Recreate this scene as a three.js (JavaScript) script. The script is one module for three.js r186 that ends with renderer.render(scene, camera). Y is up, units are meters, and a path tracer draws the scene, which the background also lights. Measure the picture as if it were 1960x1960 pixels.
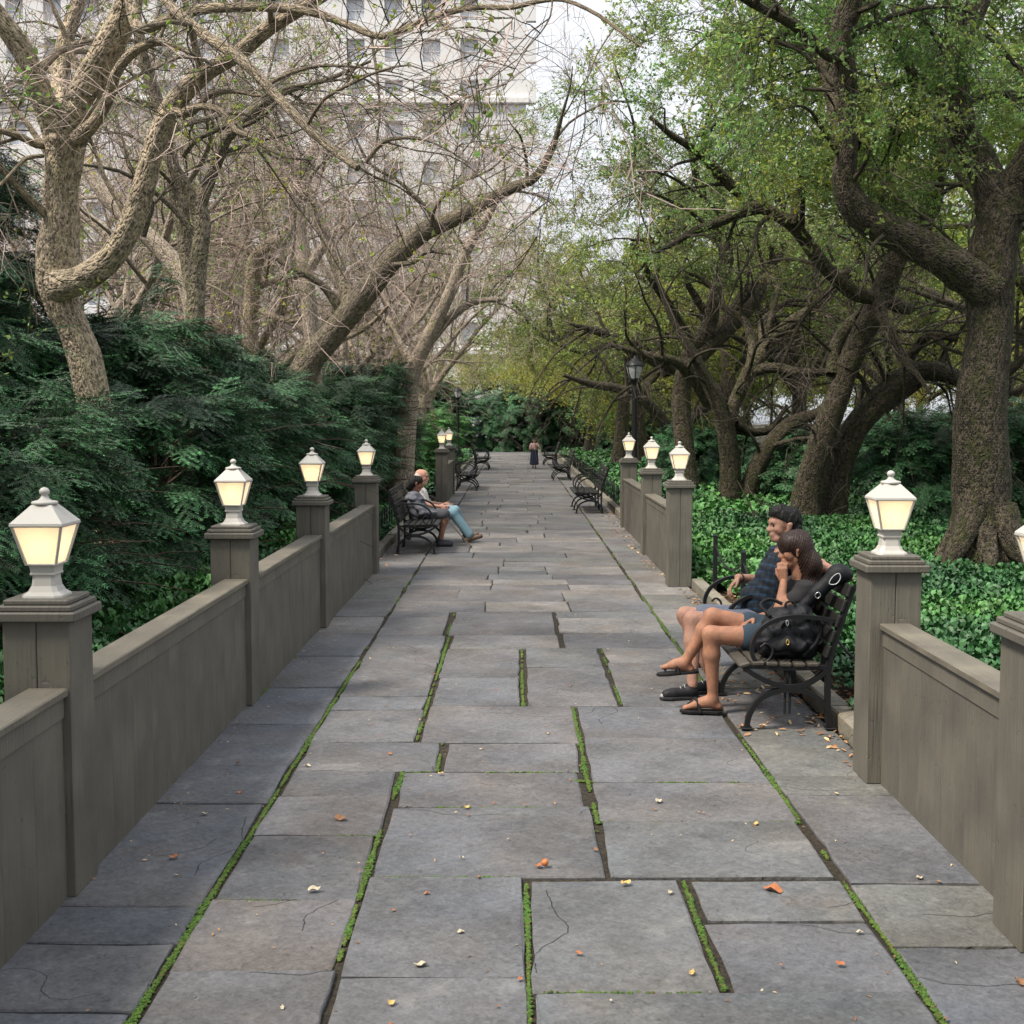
import * as THREE from 'three';
import { mergeGeometries, toCreasedNormals } from 'three/addons/utils/BufferGeometryUtils.js';
import { ConvexGeometry } from 'three/addons/geometries/ConvexGeometry.js';

// ---------------------------------------------------------------- camera, sky, sun, exposure
const scene = new THREE.Scene();
const camera = new THREE.PerspectiveCamera(44.42, 1, 0.05, 600);
camera.position.set(0, 1.95, 0);
camera.rotation.order = 'YXZ';
camera.rotation.set(-4.384 * Math.PI / 180, 0.119 * Math.PI / 180, 0);

const renderer = new THREE.WebGLRenderer({ antialias: true });
renderer.setSize(1024, 1024);
renderer.toneMapping = THREE.LinearToneMapping;
renderer.toneMappingExposure = 2.12;
renderer.shadowMap.enabled = true;

const SUN_DIR = new THREE.Vector3(-0.5, 0.8, 0.3).normalize();
const SKY_STRENGTH = 0.68;
const sun = new THREE.DirectionalLight(new THREE.Color().setRGB(1.0, 0.91, 0.78), 2.9);
sun.position.copy(SUN_DIR).multiplyScalar(60).add(new THREE.Vector3(0, 0, -20));
sun.target.position.set(0, 0, -20); scene.add(sun.target);
sun.castShadow = true; sun.shadow.radius = 20; sun.shadow.mapSize.set(2048, 2048);
Object.assign(sun.shadow.camera, { left: -40, right: 40, top: 50, bottom: -50, near: 1, far: 200 });
scene.add(sun);

// ---------------------------------------------------------------- random numbers and noise
function mulberry(a) { return () => { a |= 0; a = a + 0x6D2B79F5 | 0; let t = Math.imul(a ^ a >>> 15, 1 | a); t = t + Math.imul(t ^ t >>> 7, 61 | t) ^ t; return ((t ^ t >>> 14) >>> 0) / 4294967296; }; }
const rnd = mulberry(20240611);
const rr = (a, b, r = rnd) => a + (b - a) * r();
const V = (x, y, z) => new THREE.Vector3(x, y, z);
const lerp = (a, b, t) => a + (b - a) * t;
const clamp = (x, a = 0, b = 1) => Math.min(b, Math.max(a, x));
const PERM = (() => { const r = mulberry(77), p = new Uint8Array(512); const q = [...Array(256).keys()]; for (let i = 255; i > 0; i--) { const j = Math.floor(r() * (i + 1)); [q[i], q[j]] = [q[j], q[i]]; } for (let i = 0; i < 512; i++) p[i] = q[i & 255]; return p; })();
const sm = t => t * t * (3 - 2 * t);
function pn(x, y, per, seed = 0) {            // periodic value noise, 0..1
  const xi = Math.floor(x), yi = Math.floor(y), fx = sm(x - xi), fy = sm(y - yi);
  const h = (i, j) => PERM[(PERM[(((i % per) + per) % per + seed * 13) & 255] + ((j % per) + per) % per + seed * 7) & 255] / 255;
  return lerp(lerp(h(xi, yi), h(xi + 1, yi), fx), lerp(h(xi, yi + 1), h(xi + 1, yi + 1), fx), fy);
}
function pn2(x, y, px, py, seed = 0) {
  const xi = Math.floor(x), yi = Math.floor(y), fx = sm(x - xi), fy = sm(y - yi), h = (i, j) => PERM[(PERM[(((i % px) + px) % px + seed * 13) & 255] + ((j % py) + py) % py + seed * 7) & 255] / 255;
  return lerp(lerp(h(xi, yi), h(xi + 1, yi), fx), lerp(h(xi, yi + 1), h(xi + 1, yi + 1), fx), fy);
}
function fbm(u, v, per, oct = 4, seed = 0, g = 0.5) { let s = 0, a = 1, n = 0; for (let o = 0; o < oct; o++) { s += a * pn(u * per, v * per, per, seed + o); n += a; a *= g; per *= 2; } return s / n; }
function n3(x, y, z) {
  const xi = Math.floor(x), yi = Math.floor(y), zi = Math.floor(z), fx = sm(x - xi), fy = sm(y - yi), fz = sm(z - zi);
  const h = (i, j, k) => PERM[(PERM[(PERM[i & 255] + j) & 255] + k) & 255] / 255;
  const l = k => lerp(lerp(h(xi, yi, k), h(xi + 1, yi, k), fx), lerp(h(xi, yi + 1, k), h(xi + 1, yi + 1, k), fx), fy);
  return lerp(l(zi), l(zi + 1), fz);
}

// ---------------------------------------------------------------- overcast sky
{
  const w = 512, h = 256, d = new Float32Array(w * h * 4);
  for (let j = 0; j < h; j++) {
    const el = (j + 0.5) / h * Math.PI - Math.PI / 2, s = Math.sin(el);
    for (let i = 0; i < w; i++) {
      const a = i / w;
      let L;
      if (s > 0) { const c = fbm(a, 0.5 + 0.35 * s, 8, 5, 3); L = 0.56 + 0.66 * s + (c - 0.5) * 0.26; } else L = 0.56 + 0.42 * Math.max(s, -0.9);
      const k = (j * w + i) * 4;
      d[k] = L * 0.945 * SKY_STRENGTH; d[k + 1] = L * 0.98 * SKY_STRENGTH; d[k + 2] = L * 1.045 * SKY_STRENGTH; d[k + 3] = 1;
    }
  }
  const t = new THREE.DataTexture(d, w, h, THREE.RGBAFormat, THREE.FloatType);
  t.mapping = THREE.EquirectangularReflectionMapping; t.magFilter = THREE.LinearFilter; t.minFilter = THREE.LinearFilter; t.needsUpdate = true;
  scene.background = t; scene.environment = t;
}

// ---------------------------------------------------------------- textures
function tex(n, fn, srgb) {
  const d = new Uint8Array(n * n * 4);
  for (let j = 0; j < n; j++) for (let i = 0; i < n; i++) { const c = fn(i / n, j / n), k = (j * n + i) * 4; d[k] = clamp(c[0]) * 255; d[k + 1] = clamp(c[1]) * 255; d[k + 2] = clamp(c[2]) * 255; d[k + 3] = 255; }
  const t = new THREE.DataTexture(d, n, n, THREE.RGBAFormat); t.wrapS = t.wrapT = THREE.RepeatWrapping; t.magFilter = THREE.LinearFilter; t.minFilter = THREE.LinearMipmapLinearFilter; t.generateMipmaps = true;
  if (srgb) t.colorSpace = THREE.SRGBColorSpace; t.needsUpdate = true; return t;
}
function grayTex(n, arr) { return tex(n, (u, v) => { const g = arr[Math.floor(v * n) * n + Math.floor(u * n)]; return [g, g, g]; }); }
function scaled(t, sx, sy = sx) { const c = t.clone(); c.repeat.set(1 / sx, 1 / sy); c.needsUpdate = true; return c; }

// bluestone: cleft relief, pits, hairline cracks (2.4 m tile)
const stoneN = 1024, stoneRelief = new Float32Array(stoneN * stoneN), stoneTone = new Float32Array(stoneN * stoneN);
{
  for (let j = 0; j < stoneN; j++) for (let i = 0; i < stoneN; i++) {
    const u = i / stoneN, v = j / stoneN;
    const a = fbm(u, v, 5, 6, 1, 0.55), b = fbm(u, v, 9, 3, 9);
    const t = a * 7 + b * 1.2, f = t - Math.floor(t);
    const terrace = (Math.floor(t) + sm(clamp((f - 0.86) / 0.14))) / 7;
    const fine = fbm(u, v, 96, 3, 4, 0.6), pits = Math.pow(pn(u * 150, v * 150, 150, 5), 7);
    stoneRelief[j * stoneN + i] = clamp(terrace * 0.62 + fine * 0.24 - pits * 0.09 + 0.06);
    stoneTone[j * stoneN + i] = 0.8 + 0.3 * (fbm(u, v, 6, 6, 21, 0.62) - 0.5) * 1.3 + 0.2 * (fine - 0.5) - 0.1 * pits + 0.12 * (pn(u * 300, v * 300, 300, 8) - 0.5);
  }
  const r = mulberry(5);
  for (let c = 0; c < 6; c++) {               // wandering cracks and spall edges
    let x = r() * stoneN, y = r() * stoneN, a = r() * 6.28; const n = 120 + r() * 420, deep = 0.2 + r() * 0.4;
    for (let s = 0; s < n; s++) {
      a += (r() - 0.5) * 0.22; if (r() < 0.02) a += (r() - 0.5) * 1.1; x += Math.cos(a); y += Math.sin(a);
      const w = r() < 0.75 ? 1 : 2;
      for (let q = 0; q < w; q++) { const k = (((Math.floor(y) + q) % stoneN + stoneN) % stoneN) * stoneN + ((Math.floor(x) % stoneN) + stoneN) % stoneN; stoneRelief[k] = clamp(stoneRelief[k] - deep); stoneTone[k] *= 1 - deep * 0.9; }
    }
  }
}
const stoneBump = grayTex(stoneN, stoneRelief);
const stoneMap = tex(stoneN, (u, v) => {
  const k = Math.floor(v * stoneN) * stoneN + Math.floor(u * stoneN), t = stoneTone[k], w = fbm(u, v, 4, 4, 31), o = fbm(u, v, 7, 5, 41);
  const warm = (w - 0.5) * 0.12, rust = clamp((o - 0.66) * 5) * 0.08, lich = clamp((fbm(u, v, 14, 4, 51) - 0.66) * 6) * 0.1;
  return [t * (1 + warm) + rust + lich, t * (1 + warm * 0.1) + rust * 0.45 + lich, t * (1 - warm) + lich * 0.85];
}, true);
// painted timber: long grain (1 m tile)
const woodBump = tex(512, (u, v) => { const g = 0.5 * pn2(u * 110, v * 5, 110, 5, 2) + 0.3 * pn2(u * 44, v * 3, 44, 3, 3) + 0.2 * pn2(u * 230, v * 14, 230, 14, 7); const d = pn(u * 60, v * 60, 60, 11); const c = g - (d > 0.93 ? 0.4 : 0); return [c, c, c]; });
const woodMap = tex(512, (u, v) => {
  const g = 0.5 * pn2(u * 110, v * 5, 110, 5, 2) + 0.5 * pn2(u * 36, v * 3, 36, 3, 3), b = fbm(u, v, 4, 4, 17), s = pn(u * 90, v * 90, 90, 13), k = 0.86 + 0.08 * (g - 0.5) + 0.26 * (b - 0.5) - (s > 0.95 ? 0.2 : 0);
  return [k * 1.01, k, k * (0.98 - 0.04 * b)];
}, true);
// bark (0.7 m tile): broken ridges with lichen
const barkN = 512, barkH = new Float32Array(barkN * barkN);
for (let j = 0; j < barkN; j++) for (let i = 0; i < barkN; i++) {
  const u = i / barkN, v = j / barkN, wu = u + 0.05 * (fbm(u, v, 6, 3, 61) - 0.5);
  const r1 = 1 - Math.abs(2 * pn2(wu * 20, v * 9, 20, 9, 62) - 1), r2 = 1 - Math.abs(2 * pn2(wu * 40, v * 24, 40, 24, 63) - 1), pit = Math.pow(pn2(wu * 64, v * 46, 64, 46, 65), 4);
  barkH[j * barkN + i] = clamp(0.42 * r1 + 0.36 * r2 + 0.4 * fbm(u, v, 30, 3, 64) - 0.12 - 0.5 * pit);
}
const barkBump = grayTex(barkN, barkH);
const barkMap = (dark, lichen, mossy) => tex(barkN, (u, v) => {
  const h = barkH[Math.floor(v * barkN) * barkN + Math.floor(u * barkN)], l = clamp((fbm(u, v, 9, 4, 71) - 0.52) * 5) * lichen, m = clamp((fbm(u, v, 5, 5, 81) - 0.5) * 4) * mossy;
  const k = lerp(dark, 1, clamp(h * 1.15)) + 0.12 * (fbm(u, v, 40, 2, 91) - 0.5);
  let c = [k, k * 0.985, k * 0.96];
  c = [lerp(c[0], 0.98, l), lerp(c[1], 0.98, l), lerp(c[2], 0.9, l)];
  return [lerp(c[0], 0.5, m), lerp(c[1], 0.62, m), lerp(c[2], 0.28, m)];
}, true);
const soilMap = tex(512, (u, v) => { const a = fbm(u, v, 24, 5, 101, 0.65), b = fbm(u, v, 6, 3, 102), k = 0.45 + 0.9 * (a - 0.4) + 0.2 * (b - 0.5), l = pn(u * 90, v * 90, 90, 103) > 0.86 ? 0.22 : 0; return [k + l, k * 0.92 + l * 0.7, k * 0.82 + l * 0.35]; }, true);
const soilBump = tex(512, (u, v) => { const a = fbm(u, v, 24, 5, 101, 0.65); return [a, a, a]; });

// ---------------------------------------------------------------- materials
const lin = (r, g, b) => new THREE.Color().setRGB(r, g, b);
const std = (c, roughness = 0.8, o = {}) => new THREE.MeshStandardMaterial({ color: lin(...c), roughness, ...o });
const dull = (c, roughness, specularIntensity, o = {}) => new THREE.MeshPhysicalMaterial({ color: lin(...c), roughness, specularIntensity, ...o });
const leafy = (c, roughness = 0.65, through = 0.35) => new THREE.MeshPhysicalMaterial({ color: lin(...c), roughness, transmission: through, thickness: 0, vertexColors: true, side: THREE.DoubleSide });
const stoneTones = [[0.174, 0.172, 0.18], [0.192, 0.183, 0.185], [0.154, 0.158, 0.174], [0.254, 0.238, 0.227], [0.183, 0.174, 0.178], [0.183, 0.185, 0.189], [0.189, 0.188, 0.177], [0.152, 0.154, 0.168]];
const stoneMats = stoneTones.map(c => std(c, 0.82, { map: scaled(stoneMap, 2.4), bumpMap: scaled(stoneBump, 2.4), bumpScale: 0.017 }));
const M = {
  soil: std([0.105, 0.08, 0.058], 0.95, { map: scaled(soilMap, 0.9), bumpMap: scaled(soilBump, 0.9), bumpScale: 0.02 }),
  joint: std([0.085, 0.075, 0.05], 0.95, { map: scaled(soilMap, 0.5), bumpMap: scaled(soilBump, 0.5), bumpScale: 0.012 }),
  kerb: std([0.3, 0.27, 0.21], 0.88, { map: scaled(stoneMap, 1.7), bumpMap: scaled(stoneBump, 1.7), bumpScale: 0.012 }),
  paint: std([0.15, 0.142, 0.128], 0.62, { map: woodMap, bumpMap: woodBump, bumpScale: 0.0035 }),
  coping: std([0.19, 0.174, 0.149], 0.6, { map: scaled(woodMap, 0.8), bumpMap: scaled(woodBump, 0.8), bumpScale: 0.003 }),
  white: std([0.43, 0.415, 0.385], 0.5),
  pane: new THREE.MeshPhysicalMaterial({ color: lin(0.86, 0.79, 0.68), roughness: 0.85, transmission: 0.6, thickness: 0, emissive: lin(1, 0.8, 0.56), emissiveIntensity: 0.3 }), bulb: std([0.9, 0.8, 0.6], 0.5, { emissive: lin(1, 0.76, 0.45), emissiveIntensity: 3 }),
  iron: dull([0.011, 0.0115, 0.013], 0.45, 0.6),
  slat: dull([0.02, 0.02, 0.02], 0.55, 0.6, { map: scaled(woodMap, 0.6), bumpMap: scaled(woodBump, 0.6), bumpScale: 0.002 }),
  slatWorn: std([0.075, 0.066, 0.056], 0.6, { map: scaled(woodMap, 0.6), bumpMap: scaled(woodBump, 0.6), bumpScale: 0.003 }),
  lampGlass: new THREE.MeshPhysicalMaterial({ color: lin(0.8, 0.82, 0.84), roughness: 0.35, transmission: 0.35, thickness: 0 }),
  barkPale: std([0.6, 0.5, 0.385], 0.9, { map: scaled(barkMap(0.44, 0.4, 0.12), 0.75), bumpMap: scaled(barkBump, 0.75), bumpScale: 0.03 }),
  barkTaupe: std([0.56, 0.475, 0.4], 0.9, { map: scaled(barkMap(0.5, 0.3, 0.1), 0.75), bumpMap: scaled(barkBump, 0.75), bumpScale: 0.022 }),
  barkDark: std([0.16, 0.132, 0.092], 0.92, { map: scaled(barkMap(0.16, 0.4, 0.6), 0.75), bumpMap: scaled(barkBump, 0.75), bumpScale: 0.05 }),
  barkBrown: std([0.33, 0.28, 0.22], 0.92, { map: scaled(barkMap(0.34, 0.35, 0.25), 0.75), bumpMap: scaled(barkBump, 0.75), bumpScale: 0.03 }),
  barkGrey: std([0.15, 0.13, 0.105], 0.92, { map: scaled(barkMap(0.34, 0.35, 0.25), 0.75), bumpMap: scaled(barkBump, 0.75), bumpScale: 0.025 }),
  leafGreen: leafy([0.27, 0.36, 0.08], 0.93, 0.5),
  twig: std([0.38, 0.295, 0.262], 0.9, { vertexColors: true }), twigDark: std([0.12, 0.098, 0.08], 0.9, { vertexColors: true }),
  yew: std([0.027, 0.088, 0.03], 0.55, { vertexColors: true, side: THREE.DoubleSide }), yewStem: std([0.09, 0.06, 0.045], 0.9),
  ivy: std([0.04, 0.128, 0.036], 0.55, { vertexColors: true, side: THREE.DoubleSide }), moss: std([0.06, 0.125, 0.018], 0.95), shrub: std([0.09, 0.23, 0.06], 0.6, { vertexColors: true, side: THREE.DoubleSide }),
  limestone: std([0.66, 0.655, 0.65], 0.85, { bumpMap: scaled(stoneBump, 3), bumpScale: 0.01 }), limestoneTrim: std([0.68, 0.675, 0.665], 0.8),
  pane2: std([0.52, 0.55, 0.59], 0.35), sash: std([0.62, 0.62, 0.63], 0.6),
};

// ---------------------------------------------------------------- scene helpers
const taken = new Map();
const numbered = n => { const k = taken.get(n) || 0; taken.set(n, k + 1); return k ? `${n}_${String(k).padStart(3, '0')}` : n; };
function tag(o, label, category, group, kind) { o.userData.label = label; if (category) o.userData.category = category; if (group) o.userData.group = group; if (kind) o.userData.kind = kind; return o; }
function thing(name, label, category, pos = [0, 0, 0], turn = 0, group) { const o = new THREE.Group(); o.name = numbered(name); o.position.set(...pos); o.rotation.y = turn; scene.add(o); return tag(o, label, category, group); }
function part(name, geo, mat, parent, label) { const m = new THREE.Mesh(Array.isArray(geo) ? merge(geo) : geo, mat); m.name = name; parent.add(m); if (label) m.userData.label = label; return m; }
function solo(name, geo, mat, label, category, group, kind) { const m = new THREE.Mesh(Array.isArray(geo) ? merge(geo) : geo, mat); m.name = numbered(name); scene.add(m); return tag(m, label, category, group, kind); }
function structure(name, geo, mat) { const m = new THREE.Mesh(geo, mat); m.name = numbered(name); m.userData.kind = 'structure'; scene.add(m); return m; }
function copyOf(o, label, pos, turn) { const c = o.clone(); c.name = numbered(o.name.replace(/_\d{3}$/, '')); c.userData = { ...o.userData, label }; c.position.set(...pos); if (turn !== undefined) c.rotation.y = turn; scene.add(c); return c; }
function uvBox(g, off = [0, 0]) {              // box-projected uv in metres
  if (g.index) g = g.toNonIndexed(); if (!g.attributes.normal) g.computeVertexNormals();
  const p = g.attributes.position, uv = new Float32Array(p.count * 2), a = V(), b = V(), c = V(), n = V();
  for (let i = 0; i < p.count; i += 3) {
    a.fromBufferAttribute(p, i); b.fromBufferAttribute(p, i + 1); c.fromBufferAttribute(p, i + 2);
    n.copy(b).sub(a).cross(c.clone().sub(a)); const ax = Math.abs(n.x), ay = Math.abs(n.y), az = Math.abs(n.z);
    [a, b, c].forEach((q, k) => { const [s, t] = ay >= ax && ay >= az ? [q.x, q.z] : ax > az ? [q.z, q.y] : [q.x, q.y]; uv[(i + k) * 2] = s + off[0]; uv[(i + k) * 2 + 1] = t + off[1]; });
  }
  g.setAttribute('uv', new THREE.BufferAttribute(uv, 2)); return g;
}
function merge(list) {
  const L = list.map(g => { if (g.index) g = g.toNonIndexed(); if (!g.attributes.normal) g.computeVertexNormals(); if (!g.attributes.uv) g = uvBox(g); const o = new THREE.BufferGeometry(); for (const k of ['position', 'normal', 'uv']) o.setAttribute(k, g.attributes[k]); return o; });
  return L.length === 1 ? L[0] : mergeGeometries(L);
}
function cbox(w, h, d, x = 0, y = 0, z = 0, c = 0.004, off = [0, 0]) {    // chamfered box, centre x y z
  c = Math.min(c, w / 3, h / 3, d / 3); const P = [], X = w / 2, Y = h / 2, Z = d / 2;
  for (const i of [-1, 1]) for (const j of [-1, 1]) for (const k of [-1, 1]) P.push(V(i * (X - c), j * (Y - c), k * Z), V(i * (X - c), j * Y, k * (Z - c)), V(i * X, j * (Y - c), k * (Z - c)));
  const g = new ConvexGeometry(P); g.deleteAttribute('uv'); g.translate(x, y, z); return uvBox(g, off);
}
function frustum(w0, w1, h, y, c = 0) {        // square frustum, bottom width w0, top width w1, standing at y
  const P = []; for (const i of [-1, 1]) for (const j of [-1, 1]) P.push(V(i * w0 / 2, y, j * w0 / 2), V(i * w1 / 2, y + h, j * w1 / 2));
  return uvBox(new ConvexGeometry(P));
}
function bar(pts, r, sides = 6, seg = 12, closed = false) { return uvBox(new THREE.TubeGeometry(new THREE.CatmullRomCurve3(pts.map(p => V(...p)), closed), seg, r, sides, closed)); }
function rod(a, b, r, sides = 6) { return uvBox(new THREE.TubeGeometry(new THREE.LineCurve3(V(...a), V(...b)), 1, r, sides, false)); }
function turned(prof, n = 16) { return uvBox(new THREE.LatheGeometry(prof.map(p => new THREE.Vector2(...p)), n)); }
// ================================================================ ground and path
{
  const g = new THREE.PlaneGeometry(400, 400, 1, 1); g.rotateX(-Math.PI / 2); g.translate(0, -0.07, -100);
  structure('ground', uvBox(g), M.soil);
}
const path = new THREE.Group(); path.name = 'path'; path.userData.kind = 'structure'; path.userData.label = 'bluestone flag path running straight between the low walls'; scene.add(path);
{
  const g = new THREE.PlaneGeometry(3.9, 68); g.rotateX(-Math.PI / 2); g.translate(0.06, -0.015, -33.5);
  part('joint_bed', uvBox(g), M.joint, path);
}
function slabGeo(x0, x1, z0, z1, r) {           // one flagstone with uneven arrises, slightly tilted
  const gap = z0 < -12 ? 0.0045 : 0.0075, c = 0.006, pts = [], n = [Math.max(3, Math.round((x1 - x0) / 0.16)), Math.max(3, Math.round((z1 - z0) / 0.16))];
  x0 += gap * rr(0.4, 1.6, r); x1 -= gap * rr(0.4, 1.6, r); z0 += gap * rr(0.3, 1.3, r); z1 -= gap * rr(0.3, 1.3, r);
  const sk = () => rr(-0.013, 0.011, r), q = [[x0 + sk(), z0 + sk()], [x1 + sk(), z0 + sk()], [x1 + sk(), z1 + sk()], [x0 + sk(), z1 + sk()]];
  for (let e = 0; e < 4; e++) { const a = q[e], b = q[(e + 1) % 4], m = n[e % 2]; for (let i = 0; i < m; i++) { const t = i / m, w = i ? (r() < 0.15 ? rr(-0.014, 0.004, r) : rr(-0.004, 0.004, r)) : -0.004; const nx = [0, 1, 0, -1][e], nz = [-1, 0, 1, 0][e]; pts.push([lerp(a[0], b[0], t) + nx * w, lerp(a[1], b[1], t) + nz * w]); } }
  const cx = (x0 + x1) / 2, cz = (z0 + z1) / 2, h = rr(-0.004, 0.004, r), tx = rr(-0.004, 0.004, r), tz = rr(-0.004, 0.004, r), N = pts.length;
  const yy = (x, z) => h + tx * (x - cx) + tz * (z - cz), pos = [], push = (...v) => pos.push(...v);
  const ins = pts.map(([x, z]) => { const dx = x - cx, dz = z - cz, l = Math.hypot(dx, dz), f = 1 - rr(0.6, 1.8, r) * c * 1.4 / l; return [cx + dx * f, cz + dz * f]; });
  for (let i = 0; i < N; i++) {
    const a = pts[i], b = pts[(i + 1) % N], A = ins[i], B = ins[(i + 1) % N];
    push(cx, yy(cx, cz), cz, B[0], yy(...B), B[1], A[0], yy(...A), A[1]);
    push(A[0], yy(...A), A[1], B[0], yy(...B), B[1], b[0], yy(...b) - c, b[1], A[0], yy(...A), A[1], b[0], yy(...b) - c, b[1], a[0], yy(...a) - c, a[1]);
    push(a[0], yy(...a) - c, a[1], b[0], yy(...b) - c, b[1], b[0], -0.05, b[1], a[0], yy(...a) - c, a[1], b[0], -0.05, b[1], a[0], -0.05, a[1]);
  }
  const g = new THREE.BufferGeometry(); g.setAttribute('position', new THREE.Float32BufferAttribute(pos, 3)); g.computeVertexNormals();
  return uvBox(g, [r() * 5, r() * 5]);
}
const LA = -1.24, RF = 1.385;                   // the two long mossy joints
const slabs = [];
const S = (x0, x1, z0, z1, tone) => slabs.push([x0, x1, -z1, -z0, tone]);
const col = (x0, x1, zs, tones = []) => { for (let i = 0; i + 1 < zs.length; i++) S(x0, x1, zs[i], zs[i + 1], tones[i]); };
const j = 0.0105;                               // half a mossy joint
col(-1.9, LA - j, [2.6, 3.3, 3.97, 4.52, 4.86, 6.2, 6.87, 7.84, 8.91, 10.09, 11.2, 12.1, 13.3, 14.2, 15.3], [2, 2, 2, 2, 2, 7, 2, 2, 7, 0]);
S(LA + j, -0.618 - j * 0.3, 2.6, 4.28, 0); col(LA + j, -0.63 - j, [4.28, 4.94, 5.72, 6.34, 6.79], [4, 0, 4, 1]);
S(LA + j, -0.43 - j, 6.79, 7.41, 0); col(LA + j, -0.59 - j, [7.41, 8.22, 8.63, 9.81, 11.01], [0, 2, 0, 0]);
col(-0.62 + j, 0.05 - j, [2.6, 4.23, 5.19], [0, 0]);
S(0.05 + j, RF - j, 2.6, 4.12, 5); S(0.05 + j, 0.71 - j, 4.12, 5.17, 5);
S(0.72 + j, RF - j, 4.12, 4.72, 0); S(0.72 + j, RF - j, 4.72, 5.16, 5);
S(-0.615 + j, 0.4 - j * 1.4, 5.19, 6.15, 0); S(-0.615 + j, 0.38 - j * 1.4, 6.15, 6.77, 4); S(-0.42 + j, 0.38 - j * 1.4, 6.77, 7.37, 1); S(-0.58 + j, 0.4 - j * 1.4, 7.37, 8.33, 4);
col(0.4 + j, RF - j, [5.17, 5.92, 6.58, 7.5, 8.33], [5, 1, 0, 2]);
col(-0.58 + j, 0.05 - j, [8.33, 9.24, 9.81, 10.41], [0, 2, 1]); col(0.07 + j, 0.72 - j, [8.33, 9.65, 10.43], [1, 5]); col(0.73 + j, RF - j, [8.33, 9.82, 10.47], [1, 3]);
S(-0.56 + j, 0.4 - j, 10.41, 11.05, 3); S(0.41 + j, RF - j, 10.47, 11.2, 1); S(LA + j, -0.62 - j, 11.01, 12.45, 1); S(-0.6 + j, 0.38 - j, 11.05, 12.4, 4); S(0.4 + j, RF - j, 11.2, 12.0, 3); S(0.4 + j, RF - j, 12.0, 12.42, 5);
col(RF + j, 2.0, [2.6, 3.55, 4.48, 5.11, 6.35, 6.7, 7.75, 8.9, 9.7, 10.8, 11.7, 12.6, 13.6], [7, 2, 6, 0, 6, 6, 4, 6, 0, 6, 3, 6]);
{
  const r = mulberry(11);
  let z = 12.43; while (z < 63.4) {             // irregular courses onward
    const d = rr(0.42, 0.95, r) * (z > 34 ? 1.5 : 1), k = r() < 0.3 ? 2 : 3, xs = [LA + j]; for (let i = 1; i < k; i++) xs.push(lerp(LA, RF, i / k) + rr(-0.3, 0.3, r)); xs.push(RF - j);
    for (let i = 0; i < k; i++) { const a = xs[i], b = xs[i + 1]; if (d > 0.8 && r() < 0.4) { const m = d * rr(0.4, 0.6, r); S(a, b, z, z + m); S(a, b, z + m, z + d); } else S(a + (i ? 0.002 : 0), b - 0.002, z, z + d); }
    z += d;
  }
  for (const [a, b, z0] of [[-1.86, LA - j, 15.3], [RF + j, 2.0, 13.6]]) { let q = z0; while (q < 63.4) { const d = rr(0.7, 1.3, r) * (q > 34 ? 1.5 : 1); S(a, b, q, q + d); q += d; } }
  slabs.sort((p, q) => q[3] - p[3]);
  const rest = stoneMats.map(() => []);
  slabs.forEach(([x0, x1, z0, z1, tone], i) => {
    const t = tone ?? [1, 3, 4, 3, 1, 3, 6, 3, 5][Math.floor(r() * 9)], g = slabGeo(x0, x1, z0, z1, r);
    if (i < 295) part('flagstone', g, stoneMats[t], path); else rest[t].push(g);
  });
  rest.forEach((l, t) => { if (l.length) { const m = part('far_flagstones', l, stoneMats[t], path); m.userData.kind = 'stuff'; } });
}
// plaza across the far end of the path
{
  const g = cbox(16, 0.06, 6, 1.5, -0.028, -66.6, 0.01); const m = structure('plaza', g, stoneMats[5]); m.userData.label = 'pale paving crossing the far end of the path';
}
// kerb stones
{
  const r = mulberry(12);
  const run = (x, za, zb, label) => {
    const k = new THREE.Group(); k.name = numbered('kerb'); k.userData = { kind: 'structure', label }; scene.add(k);
    let z = za; while (z < zb - 0.2) { const l = Math.min(rr(0.9, 1.5, r), zb - z), h = rr(0.1, 0.12, r); part('kerb_stone', cbox(0.13, h + 0.07, l - 0.012, x + rr(-0.006, 0.006, r), h / 2 - 0.035, -z - l / 2, 0.012, [r() * 3, r() * 3]), M.kerb, k); z += l; }
  };
  run(2.08, 6.85, 14.2, 'low stone kerb behind the occupied bench by the ivy'); run(2.09, 22.2, 63, 'low stone kerb along the far ivy bed'); run(-1.93, 15.9, 27.9, 'low stone kerb behind the bench with the old man'); run(-1.9, 31.5, 63, 'low stone kerb beside the far benches by the hedge');
}
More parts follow.
